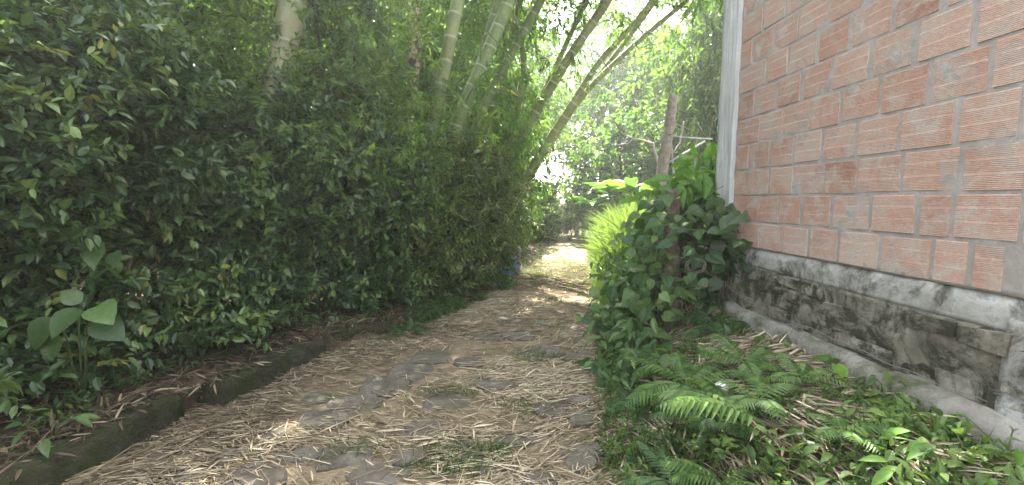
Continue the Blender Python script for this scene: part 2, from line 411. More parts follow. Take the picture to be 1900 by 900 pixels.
def path_h(x, y):
    return ground_h(x, y) * .3 + .012 + .022 * waves(x, y, 31, 7, 3.0)

# exposed paving stones (pattern of the path: one mesh)
mb = MB(); rs = np.random.default_rng(11)
stones = [(515, 808, 36, .17), (600, 775, 70, .2), (660, 745, 70, .2), (710, 712, 70, .18), (765, 685, 70, .2), (800, 660, 55, .16), (640, 845, 80, .2), (480, 885, 85, .24), (700, 880, 90, .2),
          (830, 738, 65, .2), (960, 808, 62, .14), (860, 830, 75, .12), (1075, 830, 60, .16), (1085, 775, 50, .16), (1075, 745, 45, .16), (1080, 690, 36, .16), (1000, 648, 70, .14), (1070, 660, 45, .12),
          (590, 735, 40, .18), (1080, 858, 45, .14), (920, 715, 55, .13), (420, 845, 60, .15), (900, 870, 50, .12), (560, 840, 60, .2), (930, 590, 40, .2), (1020, 600, 40, .25), (960, 620, 45, .2), (1075, 610, 30, .3), (900, 625, 40, .25),
          (360, 880, 50, .15), (300, 850, 40, .2), (1000, 890, 60, .12), (780, 790, 55, .12), (1020, 760, 50, .12), (870, 670, 45, .15), (760, 850, 50, .12)]
for (px, py, w, dy) in stones:
    c = on_z(px, py, .03); a = .74 * w / F * c[1]; b = a * rs.uniform(.5, .9)
    n = 11; th = np.arange(n) / n * 6.283; r = 1 + rs.uniform(-.18, .12, n); sq = 1 / np.maximum(np.abs(np.cos(th)), np.abs(np.sin(th))) ** .5
    X = a * r * sq * np.cos(th); Y = b * r * sq * np.sin(th); ro = rs.uniform(-.3, .3)
    X, Y = X * math.cos(ro) - Y * math.sin(ro), X * math.sin(ro) + Y * math.cos(ro)
    zc = path_h(c[0], c[1]) + .022
    tl = rs.uniform(-.03, .03, 2)
    top = np.stack([c[0] + X * .9, c[1] + Y * .9, zc + X * tl[0] + Y * tl[1] + rs.uniform(-.004, .004, n)], -1); mid = np.stack([c[0] + X, c[1] + Y, zc - .014 + 0 * X], -1); bot = mid - [0, 0, .08]
    cen = np.array([[c[0], c[1], zc + .008]])
    V = np.concatenate([cen, top, mid, bot]); fs = []
    for k in range(n):
        k2 = (k + 1) % n
        fs += [(0, 1+k, 1+k2), (1+k, 1+n+k, 1+n+k2, 1+k2), (1+n+k, 1+2*n+k, 1+2*n+k2, 1+n+k2)]
    mb.add(V, fs, rs.uniform())
tag(mb.build('path_paving', M['stone'], smooth=False), kind='structure')

# ------------------------------------------------------------------ straw and litter (nobody could count it)
def lying(P, rng, length, ang=None, tilt=.16, T=T_STRAW, wf=1.0, tint=None):
    n = len(P); a = rng.uniform(0, 6.283, n) if ang is None else ang
    d = np.stack([np.cos(a), np.sin(a), rng.normal(size=n) * tilt], -1)
    nn = np.stack([rng.normal(size=n) * .35, rng.normal(size=n) * .35, np.ones(n)], -1)
    return scatter(T, P, d, nn, length, length * wf, tint)

r = np.random.default_rng(21)
N = 125000
y = 1.6 + (r.uniform(0, 1, N) ** 1.7) * 9.5; uu = r.uniform(-.02, 1.04, N); x = xl(y) + (xr(y) - xl(y)) * uu
dens = .44 + .75 * waves(x, y, 41, 7, 1.9) - .35 * (waves(x, y, 43, 6, 3.2) > .55) + .25 * sstep(.35, .0, uu) - .25 * sstep(6, 9, y)
keep = r.uniform(0, 1, N) < np.clip(dens, .08, 1)
# stones stay partly clear
for (px, py, w, dy) in stones:
    c = on_z(px, py, .03); a = w / F * c[1]
    q = ((x - c[0]) / a) ** 2 + ((y - c[1]) / (a * .75)) ** 2
    keep &= ~((q < .9) & (r.uniform(0, 1, N) < .5))
x, y = x[keep], y[keep]; n = len(x)
z = path_h(x, y) + r.uniform(.004, .035, n)
ang = np.where(r.uniform(0, 1, n) < .6, r.normal(0, .38, n) + np.pi * (r.uniform(0, 1, n) < .5), r.uniform(0, 6.28, n)) + .5 * waves(x, y, 44, 4, 1.5)
ln = r.uniform(.035, .13, n) * np.where(r.uniform(0, 1, n) < .08, 1.7, 1)
P = np.stack([x, y, z], -1)
tn = np.clip(r.normal(.46, .27, n) + .2 * waves(x, y, 47, 5, 1.2), 0, 1)
k = r.uniform(0, 1, n) < .72
tag(leaves_obj('path_straw', [lying(P[k], r, ln[k], ang[k], .10, T_STRAW, .85, tn[k]), lying(P[~k], r, ln[~k] * 1.7, ang[~k], .06, T_STICK, .9, tn[~k])], M['straw']), kind='stuff',
    label='dry bamboo leaves and straw strewn over the stone path', cat='leaf litter')

# left verge litter
N = 6000
y = r.uniform(1.0, 7.5, N); x = xl(y) - .12 - np.abs(r.normal(0, .55, N)); z = ground_h(x, y) + r.uniform(.005, .05, N); kx = r.uniform(0, 1, 420); ky = r.uniform(1.4, 4.3, 420); kxx = np.where(ky < 3.05, np.interp(ky, [.9, 3.0], [-2.62, -2.37]), np.interp(ky, [3.1, 4.32], [-2.19, -1.93])) - .02 - .2 * kx
x = np.concatenate([x, kxx]); y = np.concatenate([y, ky]); z = np.concatenate([z, .222 + r.uniform(0, .02, 420)]); N = len(x); P = np.stack([x, y, z], -1)
tag(leaves_obj('leaf_litter', [lying(P, r, r.uniform(.05, .16, N), None, .35, T_STRAW, 1.3, np.clip(r.normal(.33, .3, N), 0, 1))], M['litter']), kind='stuff',
    label='brown leaf litter and twigs under the hedge behind the kerb', cat='leaf litter')

# right bank dry clippings
N = 22000
y = 1.2 + 4.6 * r.uniform(0, 1, N) ** 1.3; x = xr(y) + .05 + (WX(y) - xr(y) - .1) * r.uniform(0, 1, N)
dens = .36 + .75 * waves(x, y, 61, 6, 2.0) + .55 * sstep(.5, 1.2, x - xr(y))
k = r.uniform(0, 1, N) < dens; x, y = x[k], y[k]; n = len(x)
P = np.stack([x, y, ground_h(x, y) + r.uniform(.01, .07, n)], -1)
ang = r.normal(-.3, .5, n) + .9 * waves(x, y, 62, 4, 1.5)
tag(leaves_obj('dry_clippings', [lying(P, r, r.uniform(.09, .26, n), ang, .22, T_STRAW, .75, np.clip(r.normal(.55, .28, n), 0, 1))], M['straw']), kind='stuff',
    label='dry cut straw heaped on the weedy bank below the block wall', cat='cut straw')

def blades(P, r, h, spread=.35, wf=1.0, tint=None):
    n = len(P); d = np.stack([r.normal(size=n) * spread, r.normal(size=n) * spread, np.ones(n)], -1); nn = np.stack([r.normal(size=n), r.normal(size=n), np.full(n, .2)], -1)
    return scatter(T_BLADE, P, d, nn, h, h * wf, tint)

# low weeds on right bank
N = 10000
y = 1.2 + 5.0 * r.uniform(0, 1, N) ** 1.2; x = xr(y) - .05 + (WX(y) - xr(y) - .05) * r.uniform(0, 1, N)
dens = .45 - .7 * waves(x, y, 61, 6, 2.0) + .45 * sstep(.5, .1, x - xr(y)) - .2 * sstep(.6, 1.2, x - xr(y))
k = r.uniform(0, 1, N) < dens; x, y = x[k], y[k]; n = len(x)
P = np.stack([x, y, ground_h(x, y) + r.uniform(0, .02, n)], -1)
kk = r.uniform(0, 1, n) < .55
up = unit(np.stack([r.normal(size=n) * .5, r.normal(size=n) * .5, np.ones(n)], -1))
P2 = P[~kk]; n2 = len(P2)
parts = [blades(P[kk], r, r.uniform(.05, .16, kk.sum()), .7, .8)]
parts.append(twigs(P2[:1700], up[~kk][:1700], r, 7, .10, (.025, .055), T_SMALL, 1.0, 1.0))
nb = 330; yb = r.uniform(1.15, 3.2, nb); xb = np.clip(np.interp(yb, YR, XR) + .25 + r.uniform(0, 1.4, nb) ** .7, 0, WX(yb) - .22); kb = waves(xb, yb, 66, 5, 3.0) > -.1 + .5 * sstep(1.9, 3.0, yb); xb, yb = xb[kb], yb[kb]
Pb = np.stack([xb, yb, ground_h(xb, yb) + .03], -1); ub = unit(np.stack([r.normal(size=len(xb)) * .6, r.normal(size=len(xb)) * .6 - .2, np.ones(len(xb))], -1))
parts.append(twigs(Pb, ub, r, 6, .13, (.04, .085), T_OVATE, 1.1, 1.2, 0, (.55, 1), 1.1))
tag(leaves_obj('low_weeds', parts, M['weed']), kind='stuff', label='low green weeds and grass covering the bank below the block wall', cat='weeds')

# short grass on the path edges and in the middle of the path
Ps = []
for (x0, y0, sx, sy, n) in [(-1.5, 5.0, .22, .3, 700), (-1.0, 5.6, .25, .3, 700), (-1.85, 4.6, .18, .2, 400), (.75, 2.55, .18, .3, 700), (.55, 9.2, .3, .9, 2600), (1.35, 9.6, .2, 1.6, 2200), (1.0, 13, .3, 2., 1500), (-.35, 2.55, .12, .05, 350), (-.15, 2.62, .1, .04, 300), (.55, 6.3, .2, .2, 260), (.45, 5.3, .1, .1, 160), (-.33, 2.38, .14, .04, 300), (-1.0, 2.55, .12, .05, 200), (.1, 3.1, .12, .06, 180), (-.5, 3.4, .14, .07, 200), (.25, 4.2, .2, .1, 220)]:
    g = np.stack([r.normal(x0, sx, n), r.normal(y0, sy, n)], -1); Ps.append(np.column_stack([g, np.maximum(ground_h(g[:, 0], g[:, 1]), path_h(g[:, 0], g[:, 1])) - .005]))
P = np.concatenate(Ps); hh = r.uniform(.03, .10, len(P))
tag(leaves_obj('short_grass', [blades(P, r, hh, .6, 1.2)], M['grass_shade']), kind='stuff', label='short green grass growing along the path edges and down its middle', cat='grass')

# tall sunlit grass mound
N = 30000
y = r.uniform(6.5, 13.5, N); x = xr(y) + .10 + 2.6 * r.uniform(0, 1, N) ** 1.1
P = np.stack([x, y, ground_h(x, y)], -1); dr = x - xr(y)
h = r.uniform(.2, .74, N) * (.28 + .92 * sstep(.05, .8, dr)) * np.clip(1 + .45 * waves(x, y, 71, 6, 3.0), .4, 1.5)
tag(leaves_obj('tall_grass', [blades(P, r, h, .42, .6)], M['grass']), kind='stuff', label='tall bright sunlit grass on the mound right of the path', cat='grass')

# small ferny weeds along the hedge foot
N = 1500
y = np.concatenate([r.uniform(4.4, 8.0, 1150), r.uniform(1.4, 4.4, 350)]); x = xl(y) - np.where(y < 4.4, .35 + np.abs(r.normal(0, .35, N)), np.abs(r.normal(.12, .22, N))); k = waves(x, y, 55, 5, 3.0) > np.where(y < 4.4, .15, -.15); x, y = x[k], y[k]; N = len(x); P = np.stack([x, y, ground_h(x, y)], -1)
up = unit(np.stack([r.normal(size=N) * .7 + .25, r.normal(size=N) * .7 - .25, np.ones(N)], -1))
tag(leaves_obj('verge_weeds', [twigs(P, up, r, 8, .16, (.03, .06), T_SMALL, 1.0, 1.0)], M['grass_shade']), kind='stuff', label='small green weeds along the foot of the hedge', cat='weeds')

# ------------------------------------------------------------------ kerb
def kerb_block(a, b, w, h, label, seed):
    rr = np.random.default_rng(seed); a = np.array(a); b = np.array(b); L = np.linalg.norm(b - a); t = (b - a) / L; nrm = np.array([-t[1], t[0]])
    prof = [(0, -.12), (-.012, h*.3), (-.004, h*.6), (.0, h*.84), (.022, h*.97), (.05, h), (w*.5, h*1.02), (w-.03, h), (w, h*.88), (w, -.12)]
    ns = max(8, int(L / .045)); V = []; s = np.linspace(0, L, ns)
    for i, si in enumerate(s):
        for (d, z) in prof:
            e = 0.02 if i in (0, ns - 1) and z > 0 else 0
            wv = float(waves(np.array(si * 1.0), np.array(z * 2.0 + d), seed, 7, 6.0)); jd = rr.normal(0, .005) + .02 * wv; jz = (rr.normal(0, .004) + .016 * float(waves(np.array(si + 3.), np.array(d * 2.), seed + 9, 6, 7.0))) if z > 0 else 0
            p = a + t * (si + (e if i == 0 else -e)) + nrm * (d + jd)
            V.append((p[0] - a[0], p[1] - a[1], z + jz - e * .6))
    m_ = len(prof); fs = []
    for i in range(ns - 1):
        for k in range(m_ - 1): fs.append((i*m_+k, i*m_+k+1, (i+1)*m_+k+1, (i+1)*m_+k)[::-1])
    fs.append(tuple(range(m_))); fs.append(tuple((ns-1)*m_ + k for k in range(m_))[::-1])
    mb = MB(); mb.add(np.array(V), fs); o = mb.build('kerb_block', M['kerb'], None, True)
    for p in o.data.polygons: p.use_smooth = len(p.vertices) == 4
    o.location = (a[0], a[1], 0.0)
    return tag(o, label, 'kerb', 'mossy kerb blocks along the path')
kerb_block((-2.62, .9), (-2.37, 3.0), .22, .22, 'long mossy kerb block in the lower left corner, nearest of the row', 1)
kerb_block((-2.19, 3.1), (-1.93, 4.32), .21, .215, 'mossy kerb block standing forward of its neighbour with a pale broken end', 2)
kerb_block((-1.9, 4.42), (-1.42, 5.05), .22, .17, 'low kerb block half buried in weeds where the kerb ends', 3)
kerb_block((-2.62, 3.3), (-2.38, 3.75), .2, .29, 'short mossy stone block lying behind the kerb under the hedge', 4)

# ------------------------------------------------------------------ house
H = empty('block_house', (2.435, 0, 0), 0, 'unfinished house wall of bare ribbed red clay blocks on a mossy base beside the path', 'house')
H.rotation_euler = (0, 0, math.atan(.044))     # local +Y runs along the wall, local -X faces the path
ROW = .245; LC = 1.635
def block(mb, y0, y1, z0, z1, x0, rr, tint, ribs=True):
    """hollow clay block, ribbed face to -X"""
    dep = .09; n = 24; zs = []; xs = []
    hgt = z1 - z0
    bands = (.34, .67)
    for i in range(n):
        f = i / n
        sm = any(abs(f + .5 / n - b) < .022 for b in bands)
        d = .0012 if sm else .0035
        zs += [z0 + hgt * (i + .08) / n, z0 + hgt * (i + .5) / n, z0 + hgt * (i + .58) / n]; xs += [x0, x0, x0 + d]
        zs += [z0 + hgt * (i + 1.0) / n]; xs += [x0 + d]
    zs = [z0] + zs; xs = [x0 + .004] + xs
    m_ = len(zs); e = .004
    V = [(x, y0 + (e if k in (0, m_-1) else 0), z) for k, (x, z) in enumerate(zip(xs, zs))] + [(x, y1 - (e if k in (0, m_-1) else 0), z) for k, (x, z) in enumerate(zip(xs, zs))]
    fs = [(k, k+1, m_+k+1, m_+k)[::-1] for k in range(m_ - 1)]
    b = len(V); V += [(x0+dep, y0, z0), (x0+dep, y1, z0), (x0+dep, y1, z1), (x0+dep, y0, z1)]
    fs += [(b, b+1, b+2, b+3)[::-1]]
    fs += [tuple([b, b+3] + list(range(m_-1, -1, -1)))[::-1], tuple([b+1] + list(range(m_, 2*m_)) + [b+2])[::-1]]
    fs += [(0, m_, b+1, b), (m_-1, b+3, b+2, 2*m_-1)]
    mb.add(np.array(V), fs, tint)

rr = np.random.default_rng(5); mb = MB()
YC = 4.40                                      # blocks stop at the corner column
rows = {}
rows[0] = [4.13, 3.84, 3.53, 3.2, 2.92, 2.6, 2.28, 1.985]
rows[-1] = [3.985, 3.70, 3.42, 3.11, 2.795, 2.48, 2.29, 1.99]
rows[-2] = [4.2, 3.935, 3.617, 3.318, 3.034, 2.70, 2.375, 2.19, 2.02]
ph = [.05, .2, .1, .24, .02, .16, .28, .12, .22, .06]
for k in range(1, 11): rows[k] = [4.22 - ph[k-1] - .307 * j for j in range(8)]
for k, js in rows.items():
    js = list(js)
    while js[-1] > -3.5 and not (k == -2): js.append(js[-1] - .307 + rr.normal(0, .008))
    js = [YC] + js
    z0 = LC + (k) * ROW if k >= 0 else LC + k * ROW
    for a, b in zip(js[:-1], js[1:]):
        g = abs(rr.normal(.015, .010)) + .008
        if k == -2 and b in (2.375, 2.19): g = .022
        if a - b < .08: continue
        if rr.uniform() < .06: g += .015
        dz = rr.normal(0, .0025)
        block(mb, b + g * .6, a - g * .6, z0 + .013 + dz, z0 + ROW - .013 + dz + rr.normal(0, .003), float(np.clip(rr.normal(0, .002), -.004, .003)), rr, float(np.clip(rr.normal(.5, .24) + (.12 if k > 2 else 0) + (.2 if k == -2 else 0), 0, 1)))
mb.build('blockwork', M['block'], H)
def rough_sheet(name, y0, y1, z0, z1, xf, mat, parent, step=.03, amp=.006, seed=0, thick=.1, n0=4.0):
    """slab whose face to -X is uneven"""
    ys = np.linspace(y0, y1, max(3, int((y1-y0)/step))); zs = np.linspace(z0, z1, max(3, int((z1-z0)/step)))
    Y, Z = np.meshgrid(ys, zs, indexing='ij'); X = xf(Y, Z) if callable(xf) else xf + amp * waves(Y, Z, seed, 8, n0)
    V = np.stack([X, Y, Z], -1).reshape(-1, 3); I = np.arange(Y.size).reshape(Y.shape)
    Q = np.stack([I[:-1, :-1], I[:-1, 1:], I[1:, 1:], I[1:, :-1]], -1).reshape(-1, 4)
    n = len(V); rim = np.concatenate([I[:, 0], I[-1, 1:], I[-2::-1, -1], I[0, -2:0:-1]])
    Vb = V[rim].copy(); Vb[:, 0] = thick
    V = np.concatenate([V, Vb]); fs = [tuple(q) for q in Q]; m_ = len(rim)
    for k in range(m_): k2 = (k+1) % m_; fs.append((rim[k], rim[k2], n+k2, n+k))
    fs.append(tuple(n + k for k in range(m_)))
    mb = MB(); mb.add(V, fs); return mb.build(name, mat, parent, True)
zb = LC - 2 * ROW
rough_sheet('mortar', -3.6, YC, zb, LC + 11 * ROW, .0075, M['mortar'], H, .03, .0055, 3, .12, 14)
# concrete tie band under the blocks
rough_sheet('concrete_band', -3.6, YC + .02, zb - .17, zb - .003, lambda Y, Z: -.012 + .012 * waves(Y, Z, 14, 8, 6.0) + .03 * sstep(zb - .05, zb - .003, Z), M['band'], H, .02, seed=14)
# old mossy brick courses
mb = MB(); z = zb - .175; k = 0
while z > .30:
    y = -3.6 + rr.uniform(0, .2)
    while y < YC:
        l = rr.uniform(.2, .27)
        mb.box((-.02 + rr.normal(0, .014), y + .006, z - .088 + rr.normal(0, .004)), (.12, min(y + l - .006, YC+.02), z - .006), rr.uniform(), .014, rr); y += l
    z -= .095; k += 1
mb.build('old_brick_base', M['band2'], H)
rough_sheet('base_mortar', -3.6, YC + .01, .2, zb - .172, lambda Y, Z: -.014 + .020 * waves(Y, Z, 25, 9, 5.0), M['mossy_brick'], H, .025, seed=25)
rough_sheet('concrete_pier', .9, 1.98, .2, zb - .10, -.034, M['band'], H, .03, .010, 26, .12, 6)
# footing ledge
mb = MB(); ys = np.linspace(-3.5, 4.3, 120); V = []; prof = [(.0, .60), (-.05, .595), (-.10, .57), (-.125, .53), (-.13, .44), (-.135, .2), (.0, .2)]
for yy in ys:
    w = 1 + .25 * float(waves(np.array(yy), np.array(0.), 33, 5, 2.0)); dz = .02 * float(waves(np.array(yy), np.array(3.), 34, 6, 3.0))
    for (px_, pz_) in prof: V.append((px_ * w + rr.normal(0, .003), yy, pz_ - .02 + dz + rr.normal(0, .003)))
m_ = len(prof); fs = [(i*m_+k, (i+1)*m_+k, (i+1)*m_+k+1, i*m_+k+1)[::-1] for i in range(len(ys)-1) for k in range(m_-1)]
fs += [tuple(range(m_))[::-1], tuple((len(ys)-1)*m_+k for k in range(m_))]
mb.add(np.array(V), fs); mb.build('footing', M['footing'], H, True)
# corner column: rough cast, board marks, rises proud of the blocks
cw = rough_sheet('corner_column', YC + .004, YC + .30, .2, LC + 11 * ROW, lambda Y, Z: -.03 + .006 * waves(Y * 5, Z, 44, 7, 4.0) + .004 * np.sin(Y * 120), M['column'], H, .02, seed=44, thick=.22)
mb = MB()
mb.box((.22, YC - .02, .2), (5.5, YC + .10, LC + 11 * ROW)); mb.build('side_wall', M['mortar'], H)
mb = MB(); mb.box((.0, -3.6, LC + 11 * ROW + .004), (5.6, YC + .24, LC + 11 * ROW + .05)); mb.build('roof', M['metal'], H)

# ------------------------------------------------------------------ hedge shrubs on the left
FACE = np.array([(-4.3, .6), (-3.75, 1.7), (-3.25, 2.8), (-2.8, 3.8), (-2.3, 4.6), (-1.5, 5.6), (-.72, 6.8), (-.4, 7.5), (-.28, 8.3)])
seg = np.linalg.norm(np.diff(FACE, axis=0), axis=1); CUM = np.concatenate([[0], np.cumsum(seg)])
def face_at(s):
    p = np.array([np.interp(s, CUM, FACE[:, 0]), np.interp(s, CUM, FACE[:, 1])]); q = np.array([np.interp(s + .3, CUM, FACE[:, 0]), np.interp(s + .3, CUM, FACE[:, 1])]) - np.array([np.interp(s - .3, CUM, FACE[:, 0]), np.interp(s - .3, CUM, FACE[:, 1])])
    return p, math.atan2(q[1], q[0])

def stems_mesh(rng, n, h, rad, r0=.016):
    mb = MB()
    for i in range(n):
        x, y = rng.uniform(-rad, rad), rng.uniform(.35, .9); P = [(x, y, -.15)]; d = np.array([rng.normal() * .3, rng.normal() * .15, 1.0])
        p = np.array(P[0])
        for k in range(7):
            d = unit(d + rng.normal(size=3) * .18); d[2] = max(d[2], .4); p = p + d * h / 7; P.append(p.copy())
        mb.tube(P, np.linspace(r0, r0 * .35, 8) * rng.uniform(.6, 1.3), 6)
    return mb

def hedge_shrub(s, width, height, zlow, ntw, mat, label, seed, ll=(.05, .095), T=T_SMALL, tw=.26, depth=.95, wf=1.15, tint=(0, 1)):
    rng = np.random.default_rng(seed); p, ang = face_at(s); z0 = float(ground_h(p[0] - .4, p[1] + .2))
    root = empty('hedge_shrub', (p[0], p[1], z0), ang, label, 'shrub', 'hedge shrubs along the left of the path')
    # local x along hedge, +y away from the path (left of travel direction)
    n = ntw
    x = rng.uniform(-width / 2 - .15, width / 2 + .15, n); z = zlow + (height - zlow) * rng.uniform(0, 1, n) ** .9
    bulge = .22 * waves(x + s, z, 90, 6, 2.6) + .10 * waves(x + s, z, 91, 5, 6.0)
    dpt = rng.exponential(.17, n); dpt = np.where(rng.uniform(0, 1, n) < .12, rng.uniform(0, depth, n), dpt)
    top = sstep(height - .55, height, z)
    y = bulge + dpt + .55 * top * rng.uniform(.2, 1, n) - (.10 if s < 6 else .02) * (1 - sstep(zlow, zlow + .7, z)) - (.06 if s < 4.8 else 0)
    hole = waves(x * 1.0 + s, z, 95, 5, 4.5) > .5
    k = ~(hole & (dpt < .35)); x, y, z, top = x[k], y[k], z[k], top[k]; n = len(x)
    d = np.stack([rng.normal(size=n) * .55, -1.0 + rng.normal(size=n) * .5 + top * .8, rng.normal(size=n) * .45 + .25 + top], -1)
    P_ = np.stack([x, y, z], -1); new = rng.uniform(0, 1, n) < .16           # random outer twigs tinted lighter, standing in for light caught by outer leaves
    lf = [twigs(P_[~new], d[~new], rng, 9, tw, ll, T, .95, .8, .12, (0, .72), wf), twigs(P_[new] + d[new] * .08, d[new], rng, 8, tw * .8, ll, T, .95, .9, .05, (.7, 1), wf)]
    leaves_obj('foliage', lf, mat, root)
    stems_mesh(rng, 9, height * .6, width * .45, .012).build('stem', M['twig'], root)
    # dead stalks and dry leaves caught in the face
    mb = MB(); m_ = 10
    pp = np.stack([rng.uniform(-width/2, width/2, m_), -.12 + .2 * rng.uniform(0, 1, m_), rng.uniform(zlow + .2, height * .85, m_)], -1)
    kk = np.repeat(np.arange(m_), 3)
    dd = np.stack([rng.normal(size=3*m_) * .35, rng.normal(size=3*m_) * .2, -np.ones(3*m_)], -1)
    leaves_obj('dry_leaves', [scatter(T_LANCE, pp[kk] + rng.normal(size=(3*m_, 3)) * .015, dd, rand_dirs(3*m_, rng), rng.uniform(.06, .13, 3*m_), None, rng.uniform(.3, 1, 3*m_))], M['straw'], root)
    return root

HED = [
 (1.35, 1.5, 3.1, .02, 3400, 'hedge', 'dark glossy hedge shrub nearest the viewer above the long kerb block', (.065, .125)),
 (2.75, 1.35, 2.7, .0, 3000, 'hedge', 'dark hedge shrub just behind the cluster of big round leaves', (.06, .115)),
 (4.0, 1.2, 2.15, .0, 2500, 'hedge', 'dark dense hedge shrub behind the forward mossy kerb block', (.055, .105)),
 (5.2, 1.2, 2.6, .05, 3000, 'hedge', 'hedge shrub with small olive leaves behind the low buried kerb block', (.06, .11)),
 (6.5, 1.35, 2.1, .08, 2500, 'hedge2', 'fine leaved hedge shrub above the pale fern at the path edge', (.05, .095)),
 (7.7, 1.2, 2.3, .05, 2500, 'hedge2', 'last olive hedge shrub bulging over the path before the blue plastic', (.05, .095)),
]
for i, (s, w, h, zl, nt_, mt, lab, ll) in enumerate(HED):
    hedge_shrub(s, w, h, zl, nt_, M[mt], lab, 200 + i, ll, T_MID, wf=1.0)

# ------------------------------------------------------------------ generic trees
def crown_leaves(rng, cs, rad, ntw, per=9, tw=.4, ll=(.08, .14), T=T_SMALL, droop=.2, up=.6, wf=1., tint=(0, 1), base=(0, 0, 0)):
    """twigs around a list of clump centres cs (n,3) with radii rad"""
    parts = []
    for c, R in zip(cs, rad):
        n = int(ntw * (R ** 2)); n = max(n, 6)
        d = rand_dirs(n, rng); rr_ = R * rng.uniform(.35, 1, n) ** .6
        P = c + d * rr_[:, None] * np.array([1, 1, .75])
        kp = thin(P + np.array(base) + np.array([0, 0, -droop * .3]), rng); P, d = P[kp], d[kp]
        if not len(P): continue
        t0 = rng.uniform(0, .35); parts.append(twigs(P, d + np.array([0, 0, .25 - droop]), rng, per, tw, ll, T, .9, up, droop, (max(0, tint[0] + t0 - .15), min(1, tint[1] - .35 + t0)), wf))
    return parts

def tree(name, base, h, spread, label, cat, group, mat, bark, seed, crown0=.35, nclump=14, clump=(.5, 1.0), ntw=60, ll=(.1, .18), T=T_SMALL, lean=(0, 0), r0=.11, tw=.4, per=9, droop=.2, wf=1.1):
    rng = np.random.default_rng(seed); root = empty(name, base, 0, label, cat, group)
    n = 9; P = np.array([[lean[0] * (k/(n-1)) ** 1.3 + .05 * rng.normal() * (k > 0), lean[1] * (k/(n-1)) ** 1.3 + .05 * rng.normal() * (k > 0), -.2 + (h * .92 + .2) * k / (n-1)] for k in range(n)])
    mb = MB(); mb.tube(P, np.linspace(r0, r0 * .25, n), 9)
    cs, rd = [], []
    for i in range(nclump):
        t = rng.uniform(crown0, 1.0); k = t * (n - 1); a = P[int(min(k, n-2))]; b = P[int(min(k, n-2)) + 1]; p0 = a + (b - a) * (k - int(min(k, n-2)))
        th = i * 2.4 + rng.normal() * .4; q = spread * (1.05 - .65 * max(0, t - crown0) / (1.001 - crown0) ) * rng.uniform(.45, 1)
        c = p0 + np.array([math.cos(th) * q, math.sin(th) * q, .25 * q + rng.normal() * .2])
        mid = (p0 + c) / 2 + np.array([0, 0, .12 * q]) + rng.normal(size=3) * .08
        mb.tube([p0, mid, c], [r0 * .35, r0 * .22, r0 * .08], 6)
        cs.append(c); rd.append(rng.uniform(*clump))
    mb.build('trunk', bark, root, True)
    leaves_obj('crown', crown_leaves(rng, cs, rd, ntw, per, tw, ll, T, droop, .6, wf, base=base), mat, root)
    return root

